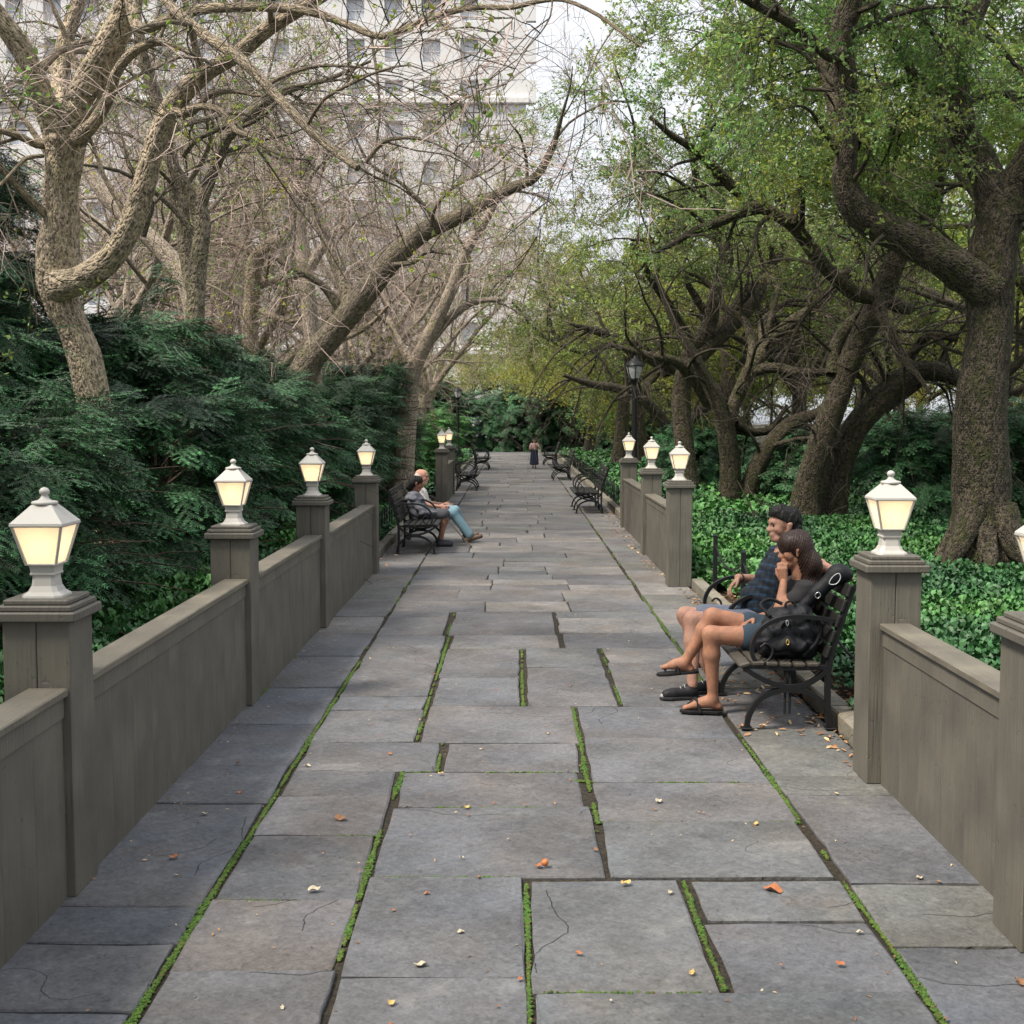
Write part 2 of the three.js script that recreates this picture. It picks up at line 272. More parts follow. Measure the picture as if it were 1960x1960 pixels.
// moss in the long joints
{
  const r = mulberry(13), base = new THREE.IcosahedronGeometry(1, 1), p = base.attributes.position;
  for (let i = 0; i < p.count; i++) { const k = 0.75 + 0.5 * n3(p.getX(i) * 2.3 + 9, p.getY(i) * 2.3 + 4, p.getZ(i) * 2.3); p.setXYZ(i, p.getX(i) * k, p.getY(i) * k * 0.62, p.getZ(i) * k); } base.computeVertexNormals();
  const at = [];
  const strip = (x0, z0, x1, z1, w, dens = 1) => { const L = Math.hypot(x1 - x0, z1 - z0), n = Math.floor(L / 0.0016 * dens), ph = (x0 * 7.3 + z0 * 3.1) % 9 + 20; for (let i = 0; i < n; i++) { const t = r(), keep = 0.65 * n3(t * L * 3.2, ph, 5) + 0.35 * n3(t * L * 14, ph, 9); if (keep < 0.56 - 0.18 * dens) continue; const o = (r() + r() - 1) * w * 0.6 * clamp(0.1 + 3.4 * (keep - 0.34), 0.12, 1.5) + w * 0.6 * (n3(t * L * 2.2, ph, 2) - 0.5); const dx = (x1 - x0) / L, dz = (z1 - z0) / L; at.push([lerp(x0, x1, t) - dz * o, lerp(z0, z1, t) + dx * o, rr(0.003, 0.0068, r), clamp(keep * 1.5 - 0.3)]); } };
  strip(LA, -2.7, LA, -9.9, 0.026, 1.2); strip(LA, -9.9, LA, -16, 0.016, 0.45);
  strip(-0.635, -4.35, -0.62, -6.78, 0.024, 1.2); strip(-0.43, -6.8, -0.43, -7.4, 0.017, 1); strip(-0.59, -7.45, -0.58, -11, 0.02, 1.1);
  strip(0.05, -2.7, 0.05, -5.17, 0.018, 1); strip(0.715, -4.15, 0.715, -5.15, 0.018, 1.1); strip(0.4, -5.9, 0.39, -8.3, 0.026, 1); strip(0.395, -5.2, 0.395, -5.9, 0.02, 0.1);
  strip(RF, -2.7, RF, -6.7, 0.026, 1.15); strip(RF, -6.7, RF, -7.6, 0.018, 0.4); strip(RF, -8.3, RF, -13, 0.022, 1); strip(RF, -13, RF, -24, 0.016, 0.4);
  strip(0.06, -8.35, 0.06, -10.4, 0.02, 0.9); strip(0.725, -8.4, 0.725, -10.4, 0.015, 0.5); strip(-0.6, -11.1, -0.6, -12.4, 0.018, 0.8);
  strip(0.06, -4.13, 1.38, -4.11, 0.007, 0.45); strip(-1.2, -5.72, -0.62, -5.72, 0.009, 0.5); strip(-0.6, -5.19, 0.05, -5.19, 0.006, 0.4); strip(-0.57, -6.15, 0.38, -6.14, 0.007, 0.5); strip(0.4, -5.92, 1.38, -5.92, 0.007, 0.5); strip(0.4, -6.58, 1.36, -6.58, 0.006, 0.4); strip(-1.2, -4.94, -0.64, -4.94, 0.006, 0.3); strip(RF, -4.47, 1.6, -4.48, 0.01, 0.8); strip(-0.57, -6.77, 0.38, -6.77, 0.005, 0.3); strip(0.3, -6.62, 0.42, -6.6, 0.03, 1.5); strip(-1.7, -8.9, -1.3, -8.92, 0.006, 0.4);
  strip(-1.78, -8.5, -1.76, -9.2, 0.02, 0.6); strip(-1.78, -10, -1.76, -10.8, 0.025, 0.6);
  const m = new THREE.InstancedMesh(base, M.moss, at.length), o = new THREE.Object3D(), c = new THREE.Color();
  at.forEach(([x, z, s, k], i) => { o.position.set(x, -0.011 + 0.008 * r(), z); o.rotation.set(0, r() * 6.28, 0); o.scale.set(s * rr(0.8, 1.5, r), s * rr(0.8, 1.4, r), s * rr(0.8, 1.5, r)); o.updateMatrix(); m.setMatrixAt(i, o.matrix); const d = rr(0.55, 1.25, r); m.setColorAt(i, r() < 0.1 ? c.setRGB(1.6 * d, 0.62 * d, 1.4 * d) : c.setRGB(d * lerp(1.45, 0.8, k), d, d * 0.9)); });
  m.name = 'moss'; scene.add(m); tag(m, 'bright green moss growing in the joints of the paving', 'moss', null, 'stuff');
}
// ================================================================ posts, walls, lanterns
const postShaft = (() => {
  const h = 1.13, w = 0.27, L = [];
  for (const [s, cx] of [[-1, -0.068], [1, 0.068]]) L.push(cbox(0.1335, h, w, cx, h / 2, 0, 0.004, [s * 0.4, 0]));
  return L;
})();
const POST_CAP = [[0.335, 0.04, 1.13], [0.3, 0.024, 1.17], [0.262, 0.022, 1.194]];
const CAP_TOP = 1.216;
function post(label, x, z, dy = 0) {
  const t = thing('fence_post', label, 'post', [x, dy, z], 0, 'posts of the low path walls');
  postShaft.forEach(g => part('shaft_board', g, M.paint, t));
  const cap = part('cap', cbox(POST_CAP[0][0], POST_CAP[0][1], POST_CAP[0][0], 0, POST_CAP[0][2] + 0.02, 0, 0.006), M.paint, t);
  part('cap_tier', cbox(POST_CAP[1][0], POST_CAP[1][1], POST_CAP[1][0], 0, POST_CAP[1][2] + 0.012, 0, 0.005), M.paint, cap);
  part('cap_tier', cbox(POST_CAP[2][0], POST_CAP[2][1], POST_CAP[2][0], 0, POST_CAP[2][2] + 0.011, 0, 0.005), M.paint, cap);
  return t;
}
const lanternParts = (() => {
  const P = {};
  P.base = turnedSquare([[0.082, 0], [0.08, 0.008], [0.062, 0.022], [0.05, 0.045], [0.046, 0.075], [0.046, 0.088]]);
  P.neck = merge([cbox(0.102, 0.012, 0.102, 0, 0.094, 0, 0.003), frustum(0.096, 0.104, 0.03, 0.1), cbox(0.13, 0.008, 0.13, 0, 0.134, 0, 0.002)]);
  const y0 = 0.138, y1 = 0.29, w0 = 0.122, w1 = 0.198;
  P.bars = []; for (const i of [-1, 1]) for (const k of [-1, 1]) P.bars.push(bar4([i * w0 / 2, y0, k * w0 / 2], [i * w1 / 2, y1, k * w1 / 2], 0.0065));
  P.panes = []; for (let f = 0; f < 4; f++) {
    const g = new THREE.BufferGeometry(), a = w0 / 2 - 0.007, b = w1 / 2 - 0.007, n = 0.003;
    const q = [[-a, y0, w0 / 2 - n], [a, y0, w0 / 2 - n], [b, y1, w1 / 2 - n], [-b, y1, w1 / 2 - n]], e = q.map(([x, y, z]) => [x, y, z - 0.004]);
    const F = [[0, 1, 2], [0, 2, 3]], pos = []; for (const [i, k, l] of F) { pos.push(...q[i], ...q[k], ...q[l]); pos.push(...e[i], ...e[l], ...e[k]); }
    for (let i = 0; i < 4; i++) { const k = (i + 1) % 4; pos.push(...q[i], ...e[i], ...e[k], ...q[i], ...e[k], ...q[k]); }
    g.setAttribute('position', new THREE.Float32BufferAttribute(pos, 3)); g.computeVertexNormals(); g.rotateY(f * Math.PI / 2); P.panes.push(uvBox(g));
  }
  P.roof = merge([cbox(0.216, 0.014, 0.216, 0, 0.295, 0, 0.004), frustum(0.214, 0.082, 0.072, 0.302)]);
  P.disc = turned([[0.001, 0.374], [0.05, 0.374], [0.053, 0.378], [0.053, 0.384], [0.048, 0.388], [0.028, 0.392], [0.018, 0.4], [0.0135, 0.41], [0.0135, 0.414], [0.019, 0.418], [0.021, 0.426], [0.02, 0.432], [0.013, 0.441], [0.001, 0.445]], 18);
  return P;
})();
const bulbGeo = turned([[0.001, 0.19], [0.009, 0.193], [0.01, 0.205], [0.018, 0.216], [0.02, 0.226], [0.016, 0.238], [0.001, 0.245]], 12);
function bar4(a, b, r) { return uvBox(new THREE.TubeGeometry(new THREE.LineCurve3(V(...a), V(...b)), 1, r, 4, false)); }
function turnedSquare(prof) {
  const pos = [], R = prof.map(([w, y]) => { const q = []; for (let i = 0; i < 8; i++) { const c = w * 0.3, k = [[-w, -w + c], [-w + c, -w], [w - c, -w], [w, -w + c], [w, w - c], [w - c, w], [-w + c, w], [-w, w - c]][i]; q.push([k[0], y, k[1]]); } return q; });
  for (let i = 0; i + 1 < R.length; i++) for (let k = 0; k < 8; k++) { const a = R[i][k], b = R[i][(k + 1) % 8], c = R[i + 1][(k + 1) % 8], d = R[i + 1][k]; pos.push(...a, ...c, ...b, ...a, ...d, ...c); }
  const g = new THREE.BufferGeometry(); g.setAttribute('position', new THREE.Float32BufferAttribute(pos, 3)); g.computeVertexNormals(); return uvBox(g);
}
function lantern(label, x, z, dy = 0) {
  const t = thing('lantern', label, 'lantern', [x, CAP_TOP + dy, z], 0, 'lit lanterns on the wall posts'), P = lanternParts;
  part('base', P.base, M.white, t); part('neck', P.neck, M.white, t);
  P.bars.forEach(g => part('corner_bar', g, M.white, t)); P.panes.forEach(g => part('pane', g, M.pane, t));
  const r = part('roof', P.roof, M.white, t); part('finial', P.disc, M.white, r);
  part('bulb', bulbGeo, M.bulb, t); const l = new THREE.PointLight(lin(1, 0.84, 0.62), 0.02, 0, 2); l.position.set(0, 0.222, 0); l.shadow.radius = 1; l.castShadow = true; l.name = 'bulb_light'; t.add(l);
  return t;
}
function wall(label, side, za, zb, face) {      // panel between two posts, za nearer the camera
  const t = thing('low_wall', label, 'wall', [0, 0, 0], 0, 'low wooden walls along the path'), L = zb - za, r = mulberry(Math.round(za * 100) + side * 7 + 300);
  const th = 0.11, X = d => side * (face + d);   // d = distance behind the path face
  const n = Math.max(2, Math.round(L / 0.31)), w = L / n;
  for (let i = 0; i < n; i++) part('panel_board', cbox(th + rr(-0.001, 0.001, r), 0.845, w - 0.0025, X(th / 2), 0.405, -za - w * (i + 0.5), 0.0015, [r() * 3, r() * 3]), M.paint, t);
  part('top_rail', cbox(th + 0.014, 0.085, L - 0.004, X(th / 2), 0.783, -za - L / 2, 0.002, [r() * 2, 0]), M.paint, t);
  const k = Math.max(1, Math.round(L / 1.9)); for (let i = 0; i < k; i++) part('coping', cbox(th + 0.05, 0.034, L / k - 0.003, X(th / 2), 0.845, -za - L / k * (i + 0.5), 0.005, [r() * 2, r() * 2]), M.coping, t);
  return t;
}
const HP = 0.135;                                // half a post
const leftPosts = [[-1.78, -4.96, 'wall post at the near left, closest to the camera'], [-1.766, -8.335, 'second wall post along the yew hedge from the camera'], [-1.735, -11.45, 'third wall post along the yew hedge from the camera'], [-1.7, -15.4, 'fourth wall post, just before the bench with the old man'], [-1.5, -28.03, 'far wall post beyond the old man, nearer of the pair'], [-1.5, -31.2, 'farther of the two posts beyond the old man']];
const rightPosts = [[1.84, -4.43, 'wall post cut by the frame edge, at the far right'], [1.868, -6.54, 'wall post just in front of the couple on the bench'], [1.755, -14.25, 'wall post where the wall ends beyond the couple, nearest of three'], [1.795, -17.55, 'middle one of the three posts beyond the couple'], [1.865, -21.85, 'farthest of the three posts beyond the couple']];
const leftC = leftPosts.map(([x, z]) => [x - HP, z - HP]), rightC = rightPosts.map(([x, z]) => [x + HP, z - HP]);
leftC.forEach(([x, z], i) => { post('taupe ' + leftPosts[i][2], x, z); lantern('lit white lantern on the ' + ['nearest post by the yew hedge', 'second post along the yew hedge', 'third post along the yew hedge', 'post just before the old man on the bench', 'nearer far post beyond the old man', 'farther far post beyond the old man'][i], x, z); });
rightC.forEach(([x, z], i) => { post('taupe ' + rightPosts[i][2], x, z); lantern('lit white lantern on the ' + ['post cut by the right frame edge', 'post beside the couple on the bench', 'nearest of three posts beyond the couple', 'middle of three posts beyond the couple', 'farthest of three posts beyond the couple'][i], x, z); });
const gapz = (C, i) => [-(C[i][1] - HP) + 0.003, -(C[i + 1][1] + HP) - 0.003];
wall('taupe low wall running out of frame at bottom left, before the first post', -1, 1.2, -(leftC[0][1] + HP) - 0.003, 1.815);
wall('long taupe low wall between the first and second posts by the yews', -1, ...gapz(leftC, 0), 1.808);
wall('taupe low wall between the second and third posts by the yews', -1, ...gapz(leftC, 1), 1.787);
wall('taupe low wall between the third and fourth posts by the yews', -1, ...gapz(leftC, 2), 1.753);
wall('short far taupe wall between the two posts beyond the old man', -1, ...gapz(leftC, 4), 1.535);
wall('taupe low wall leaving the frame at the lower right corner', 1, 1.2, -(rightC[0][1] + HP) - 0.003, 1.92);
wall('taupe low wall in front of the ivy, just right of the couple', 1, ...gapz(rightC, 0), 1.945);
wall('brownish low wall between nearest and middle posts beyond the couple', 1, ...gapz(rightC, 2), 1.85);
wall('brownish low wall between middle and farthest posts beyond the couple', 1, ...gapz(rightC, 3), 1.91);
// ================================================================ benches
const BENCH_L = 1.94;
const benchGeo = (() => {
  const B = {};
  const flat = (pts, w, t) => {                 // flat iron bar bent in the x-y plane, w deep along z
    const c = new THREE.CatmullRomCurve3(pts.map(p => V(p[0], p[1], 0))), n = pts.length * 4, pos = [], ring = [];
    for (let i = 0; i <= n; i++) { const p = c.getPoint(i / n), d = c.getTangent(i / n), nx = -d.y, ny = d.x; ring.push([[p.x + nx * t, p.y + ny * t, -w], [p.x + nx * t, p.y + ny * t, w], [p.x - nx * t, p.y - ny * t, w], [p.x - nx * t, p.y - ny * t, -w]]); }
    const quad = (a, b, e, f) => pos.push(...a, ...b, ...e, ...a, ...e, ...f);
    for (let i = 0; i < n; i++) for (let k = 0; k < 4; k++) quad(ring[i][k], ring[i][(k + 1) % 4], ring[i + 1][(k + 1) % 4], ring[i + 1][k]);
    quad(ring[0][3], ring[0][2], ring[0][1], ring[0][0]); quad(ring[n][0], ring[n][1], ring[n][2], ring[n][3]);
    const g = new THREE.BufferGeometry(); g.setAttribute('position', new THREE.Float32BufferAttribute(pos, 3)); return uvBox(toCreasedNormals(g, 0.6));
  };
  B.frame = merge([
    flat([[0.265, 0.0], [0.25, 0.09], [0.19, 0.185], [0.1, 0.235], [0, 0.25], [-0.1, 0.235], [-0.19, 0.185], [-0.25, 0.09], [-0.265, 0]], 0.02, 0.015),
    flat([[0.285, 0.385], [0.2, 0.33], [0.1, 0.285], [0, 0.268], [-0.1, 0.285], [-0.19, 0.34], [-0.24, 0.4]], 0.02, 0.014),
    flat([[-0.245, 0.02], [-0.235, 0.2], [-0.24, 0.4], [-0.275, 0.56], [-0.33, 0.74], [-0.385, 0.9]], 0.022, 0.016),
    flat([[0.3, 0.398], [0.15, 0.392], [0, 0.385], [-0.24, 0.392]], 0.02, 0.012),
    cbox(0.07, 0.014, 0.06, 0.265, 0.007, 0, 0.004), cbox(0.07, 0.014, 0.06, -0.258, 0.007, 0, 0.004), cbox(0.16, 0.05, 0.03, 0, 0.26, 0, 0.006),
  ]);
  B.arm = flat([[0.2, 0.4], [0.235, 0.47], [0.235, 0.54], [0.19, 0.625], [0.1, 0.685], [-0.02, 0.708], [-0.16, 0.7], [-0.31, 0.675]], 0.021, 0.012);
  B.scroll = bar([[0.2, 0.4, 0], [0.13, 0.44, 0], [0.11, 0.5, 0], [0.15, 0.54, 0], [0.185, 0.515, 0]], 0.009, 5, 14);
  B.seat = [0.285, 0.2, 0.115, 0.03, -0.055, -0.14].map((x, i) => { const g = cbox(0.072, 0.028, BENCH_L + 0.06, 0, 0, 0, 0.008, [i * 0.7, 0]); g.rotateZ([-0.25, -0.03, 0.03, 0.03, 0.02, 0.0][i]); g.translate(x, [0.408, 0.417, 0.414, 0.41, 0.408, 0.409][i], 0); return g; });
  B.back = [[-0.235, 0.49], [-0.262, 0.585], [-0.292, 0.68], [-0.324, 0.775], [-0.358, 0.868]].map(([x, y], i) => { const g = cbox(0.024, 0.082, BENCH_L + 0.06, 0, 0, 0, 0.007, [i * 0.9, 0]); g.rotateZ(0.33); g.translate(x + 0.005, y, 0); return g; });
  return B;
})();
function bench(label, x, z, turn, seatMat = M.slat) {
  const t = thing('park_bench', label, 'bench', [x, 0.004, z], turn, 'black park benches along the path');
  for (const k of [-1, 0, 1]) { const o = k * BENCH_L / 2; const f = part('side_frame', benchGeo.frame, M.iron, t); f.position.z = o; part('armrest', benchGeo.arm, M.iron, f); part('scroll', benchGeo.scroll, M.iron, f); }
  benchGeo.seat.forEach(g => part('seat_slat', g, seatMat, t)); benchGeo.back.forEach(g => part('back_slat', g, M.slat, t));
  return t;
}
bench('black hoop armed bench holding the couple with the backpack', 1.71, -8.66, Math.PI, M.slatWorn);
bench('empty black bench just past the posts beyond the couple', 1.5, -26.0, Math.PI);
bench('empty black bench by the ivy, second beyond the couple', 1.44, -38.9, Math.PI);
bench('farthest bench on the ivy side, beside the walking figure', 1.42, -50.2, Math.PI);
bench('black bench in front of the yews, holding the old man', -1.4, -18.6, 0);
bench('empty black bench just past the pair of posts by the hedge', -1.26, -33.6, 0);
bench('farthest bench on the yew side, ahead of the lamp post', -1.2, -46.3, 0);

// ================================================================ low iron fences
const picketGeo = merge([cbox(0.022, 0.5, 0.022, 0, 0.24, 0, 0.004), turned([[0.001, 0.535], [0.012, 0.515], [0.015, 0.5], [0.011, 0.488]], 6)]);
function picketFence(label, x, za, zb, step) {
  const t = thing('picket_fence', label, 'fence', [x, -0.04, -za], 0, 'low iron fences edging the beds');
  for (let z = 0; z <= zb - za; z += step) { const p = part('picket', picketGeo, M.iron, t); p.position.z = -z; p.rotation.x = rr(-0.02, 0.02); p.rotation.z = rr(-0.02, 0.02); }
  for (const h of [0.12, 0.42]) part('rail', cbox(0.008, 0.014, zb - za, -0.004, h, -(zb - za) / 2, 0.002), M.iron, t);
}
picketFence('low black picket fence between the far benches and the ivy', 2.22, 22.6, 52, 0.46);
picketFence('low black picket fence behind the bench with the old man', -2.08, 16.2, 27.8, 0.42);
picketFence('low black picket fence beside the far benches by the hedge', -2.05, 31.8, 50, 0.46);
{
  const t = thing('chain_fence', 'black posts with a sagging chain at the ivy behind the couple', 'fence', [2.22, -0.03, -7.3], 0, 'low iron fences edging the beds');
  const zs = [0, 1.6, 3.2, 4.8, 6.5];
  for (const z of zs) part('fence_picket', merge([cbox(0.045, 0.66, 0.045, 0, 0.33, -z, 0.006), frustum(0.052, 0.01, 0.03, 0.66).translate(0, 0, -z)]), M.iron, t);
  for (let i = 0; i + 1 < zs.length; i++) part('chain', bar([0, 0.25, 0.5, 0.75, 1].map(u => [0, 0.56 - 0.16 * 4 * u * (1 - u), -lerp(zs[i], zs[i + 1], u)]), 0.011, 5, 16), M.iron, t);
}
// ================================================================ park lamp posts
function lampPost(label, x, z, s) {
  const t = thing('lamp_post', label, 'lamp post', [x, 0, z], 0, 'black park lamp posts'); t.scale.setScalar(s);
  part('base', turned([[0.001, 0], [0.2, 0], [0.2, 0.1], [0.15, 0.16], [0.14, 0.5], [0.11, 0.58], [0.085, 0.64], [0.075, 0.7]], 12), M.iron, t);
  part('pole', turned([[0.07, 0.68], [0.055, 1.6], [0.052, 2.42], [0.066, 2.45], [0.066, 2.48], [0.048, 2.52], [0.05, 2.6], [0.085, 2.64], [0.095, 2.67]], 12), M.iron, t);
  const f = part('lamp_frame', merge([turned([[0.1, 2.67], [0.105, 2.69], [0.09, 2.71]], 12), ...[0, 1, 2, 3, 4, 5].map(k => { const c = Math.cos(k * 1.0472 + 0.5236), q = Math.sin(k * 1.0472 + 0.5236); return bar([[c * 0.09, 2.69, q * 0.09], [c * 0.15, 2.82, q * 0.15], [c * 0.178, 2.95, q * 0.178]], 0.011, 5, 6); }), turned([[0.17, 2.94], [0.19, 2.945], [0.19, 2.965], [0.17, 2.97]], 18)]), M.iron, t);
  part('globe', turned([[0.086, 2.69], [0.145, 2.82], [0.172, 2.94]], 18), M.lampGlass, t);
  part('lamp_cap', turned([[0.185, 2.965], [0.165, 3.01], [0.115, 3.05], [0.095, 3.055], [0.095, 3.075], [0.06, 3.095], [0.03, 3.11], [0.022, 3.14], [0.001, 3.16]], 18), M.iron, t);
}
lampPost('tall black park lamp post among the trees beyond the couple', 2.42, -25.4, 1.0);
lampPost('distant black park lamp post beside the hedge and far posts', -2.3, -51, 1.0);
// ================================================================ people
function capDist(p, q) { const [ax, ay, az, bx, by, bz, ra, rb] = q, dx = bx - ax, dy = by - ay, dz = bz - az, l = dx * dx + dy * dy + dz * dz; const t = l ? clamp(((p[0] - ax) * dx + (p[1] - ay) * dy + (p[2] - az) * dz) / l) : 0; return Math.hypot(p[0] - ax - dx * t, p[1] - ay - dy * t, p[2] - az - dz * t) - (ra + (rb - ra) * t); }
function smin(a, b, k) { const h = Math.max(k - Math.abs(a - b), 0) / k; return Math.min(a, b) - h * h * k / 4; }
const field = (prims, k, cut) => p => { let d = 9; for (const q of prims) d = smin(d, capDist(p, q), k); return cut ? cut(p, d) : d; };
const C = (a, b, ra, rb = ra) => [...a, ...b, ra, rb];
function bounds(prims, pad) { const lo = [9e9, 9e9, 9e9], hi = [-9e9, -9e9, -9e9]; for (const q of prims) for (let i = 0; i < 3; i++) { const r = Math.max(q[6], q[7]) + pad; lo[i] = Math.min(lo[i], q[i] - r, q[i + 3] - r); hi[i] = Math.max(hi[i], q[i] + r, q[i + 3] + r); } return [lo, hi]; }
function netMesh(f, [lo, hi], h) {               // surface nets
  const n = [0, 1, 2].map(i => Math.ceil((hi[i] - lo[i]) / h) + 2), N0 = n[0], N1 = n[1], N2 = n[2], g = new Float32Array(N0 * N1 * N2), id = new Int32Array(N0 * N1 * N2).fill(-1), at = (i, j, k) => (k * N1 + j) * N0 + i;
  for (let k = 0; k < N2; k++) for (let j = 0; j < N1; j++) for (let i = 0; i < N0; i++) g[at(i, j, k)] = f([lo[0] + i * h, lo[1] + j * h, lo[2] + k * h]);
  const pos = [], idx = [];
  for (let k = 0; k + 1 < N2; k++) for (let j = 0; j + 1 < N1; j++) for (let i = 0; i + 1 < N0; i++) {
    let s = [0, 0, 0], c = 0; const v = (a, b, e) => g[at(i + a, j + b, k + e)];
    for (const [a, b] of [[[0, 0, 0], [1, 0, 0]], [[0, 1, 0], [1, 1, 0]], [[0, 0, 1], [1, 0, 1]], [[0, 1, 1], [1, 1, 1]], [[0, 0, 0], [0, 1, 0]], [[1, 0, 0], [1, 1, 0]], [[0, 0, 1], [0, 1, 1]], [[1, 0, 1], [1, 1, 1]], [[0, 0, 0], [0, 0, 1]], [[1, 0, 0], [1, 0, 1]], [[0, 1, 0], [0, 1, 1]], [[1, 1, 0], [1, 1, 1]]]) {
      const x = v(...a), y = v(...b); if ((x < 0) !== (y < 0)) { const t = x / (x - y); for (let m = 0; m < 3; m++) s[m] += a[m] + (b[m] - a[m]) * t; c++; }
    }
    if (c) { id[at(i, j, k)] = pos.length / 3; pos.push(lo[0] + (i + s[0] / c) * h, lo[1] + (j + s[1] / c) * h, lo[2] + (k + s[2] / c) * h); }
  }
  for (let k = 1; k + 1 < N2; k++) for (let j = 1; j + 1 < N1; j++) for (let i = 1; i + 1 < N0; i++) {
    const o = g[at(i, j, k)] < 0, q = (a, b, c, d, fl) => { if (fl) idx.push(a, b, c, a, c, d); else idx.push(a, c, b, a, d, c); };
    if (o !== g[at(i + 1, j, k)] < 0) q(id[at(i, j - 1, k - 1)], id[at(i, j, k - 1)], id[at(i, j, k)], id[at(i, j - 1, k)], o);
    if (o !== g[at(i, j + 1, k)] < 0) q(id[at(i - 1, j, k - 1)], id[at(i - 1, j, k)], id[at(i, j, k)], id[at(i, j, k - 1)], o);
    if (o !== g[at(i, j, k + 1)] < 0) q(id[at(i - 1, j - 1, k)], id[at(i, j - 1, k)], id[at(i, j, k)], id[at(i - 1, j, k)], o);
  }
  const G = new THREE.BufferGeometry(); G.setAttribute('position', new THREE.Float32BufferAttribute(pos, 3)); G.setIndex(idx); G.computeVertexNormals();
  const uv = new Float32Array(pos.length / 3 * 2); for (let i = 0; i < pos.length / 3; i++) { uv[2 * i] = pos[3 * i] + pos[3 * i + 2]; uv[2 * i + 1] = pos[3 * i + 1]; }
  G.setAttribute('uv', new THREE.BufferAttribute(uv, 2)); return G;
}
const blob = (prims, h, k = 0.03, cut) => netMesh(field(prims, k, cut), bounds(prims, h * 2 + 0.012), h);
const add3 = (a, b, s = 1) => [a[0] + b[0] * s, a[1] + b[1] * s, a[2] + b[2] * s];
const unit = a => { const l = Math.hypot(...a); return [a[0] / l, a[1] / l, a[2] / l]; };
const cross = (a, b) => [a[1] * b[2] - a[2] * b[1], a[2] * b[0] - a[0] * b[2], a[0] * b[1] - a[1] * b[0]];
function frameOf(f, up = [0, 1, 0]) { f = unit(f); const s = unit(cross(f, up)); return [f, unit(cross(s, f)), s]; }
const loc = (c, F, x, y, z, s = 1) => [c[0] + s * (F[0][0] * x + F[1][0] * y + F[2][0] * z), c[1] + s * (F[0][1] * x + F[1][1] * y + F[2][1] * z), c[2] + s * (F[0][2] * x + F[1][2] * y + F[2][2] * z)];
function headGeo(c, fwd, neck, s = 1, up) {      // c = middle of the skull; returns skin geometry
  const F = frameOf(fwd, up), L = (x, y, z) => loc(c, F, x, y, z, s), k = r => r * s;
  const prims = [C(L(-0.022, 0.03, 0), L(0.018, 0.035, 0), k(0.08), k(0.078)), C(L(0.03, 0.0, 0), L(0.045, -0.07, 0), k(0.063), k(0.042)), C(L(0.07, -0.088, -0.012), L(0.07, -0.088, 0.012), k(0.025)), C(L(-0.01, -0.045, 0.042), L(0.055, -0.088, 0.018), k(0.028), k(0.02)), C(L(-0.01, -0.045, -0.042), L(0.055, -0.088, -0.018), k(0.028), k(0.02)),
    C(L(0.09, 0.018, 0), L(0.11, -0.022, 0), k(0.01), k(0.0145)), C(L(0.1, -0.026, 0.012), L(0.1, -0.026, -0.012), k(0.01)), C(L(0.083, 0.03, 0.034), L(0.083, 0.03, -0.034), k(0.015)), C(L(0.092, -0.053, -0.017), L(0.092, -0.053, 0.017), k(0.009)), C(L(0.09, -0.064, -0.014), L(0.09, -0.064, 0.014), k(0.009)), C(neck, L(-0.015, -0.05, 0), k(0.052), k(0.052))];
  for (const e of [-1, 1]) prims.push(C(L(0.06, -0.018, e * 0.045), L(0.05, -0.03, e * 0.045), k(0.024)));
  const ears = []; for (const e of [-1, 1]) ears.push(C(L(-0.012, 0.012, e * 0.084), L(-0.004, -0.028, e * 0.08), k(0.017), k(0.011)), C(L(-0.022, 0.015, e * 0.09), L(-0.018, -0.012, e * 0.088), k(0.01), k(0.008)));
  const sock = [1, -1].map(e => [...L(0.098, 0.008, e * 0.032), k(0.017)]);
  return { F, L, geo: netMesh(p => { let d = 9; for (const q of prims) d = smin(d, capDist(p, q), 0.022 * s); for (const q of ears) d = smin(d, capDist(p, q), 0.008 * s); for (const e of sock) d = -smin(-d, Math.hypot(p[0] - e[0], p[1] - e[1], p[2] - e[2]) - e[3], 0.01 * s); return d; }, bounds([...prims, ...ears], 0.012), 0.0042 * s) };
}
function handPrims(w, dir, side, curl = 0.6, s = 1) {   // wrist, pointing direction, thumb side
  const d = unit(dir), t = unit(cross(cross(d, side), d)), n = unit(cross(t, d)), at = (a, b, c) => [0, 1, 2].map(i => w[i] + s * (d[i] * a + t[i] * b + n[i] * c)), P = [];
  for (const o of [-0.026, -0.009, 0.009, 0.026]) P.push(C(at(0.005, o * 0.7, 0), at(0.085, o, 0), 0.014 * s, 0.0125 * s));
  [[-0.029, 0.058, 0.0082], [-0.01, 0.074, 0.009], [0.01, 0.08, 0.0092], [0.029, 0.072, 0.009]].forEach(([o, l, r], i) => { let p = [0.088, o, 0], a = curl * 0.35 + 0.05 * i; for (const f of [0.45, 0.32, 0.23]) { const q = [p[0] + Math.cos(a) * l * f, p[1] + o * 0.06, p[2] + Math.sin(a) * l * f]; P.push(C(at(...p), at(...q), r * s, r * 0.92 * s)); p = q; a += curl * 0.75; } });
  P.push(C(at(0.018, 0.028, 0.006), at(0.05, 0.048, 0.018), 0.013 * s, 0.0105 * s), C(at(0.05, 0.048, 0.018), at(0.082, 0.052, 0.028), 0.0105 * s, 0.0085 * s));
  return P;
}
const skinMap = tex(256, (u, v) => { const a = fbm(u, v, 8, 5, 201, 0.6), b = pn(u * 120, v * 120, 120, 202), k = 0.86 + 0.26 * (a - 0.5) + 0.1 * (b - 0.5); return [k * 1.02, k * (0.97 - 0.1 * (a - 0.5)), k * (0.96 - 0.16 * (a - 0.5))]; }, true);
const skinOf = (c, r) => dull(c, r, 0.7, { map: scaled(skinMap, 0.22), bumpMap: scaled(soilBump, 0.035), bumpScale: 0.0012 });
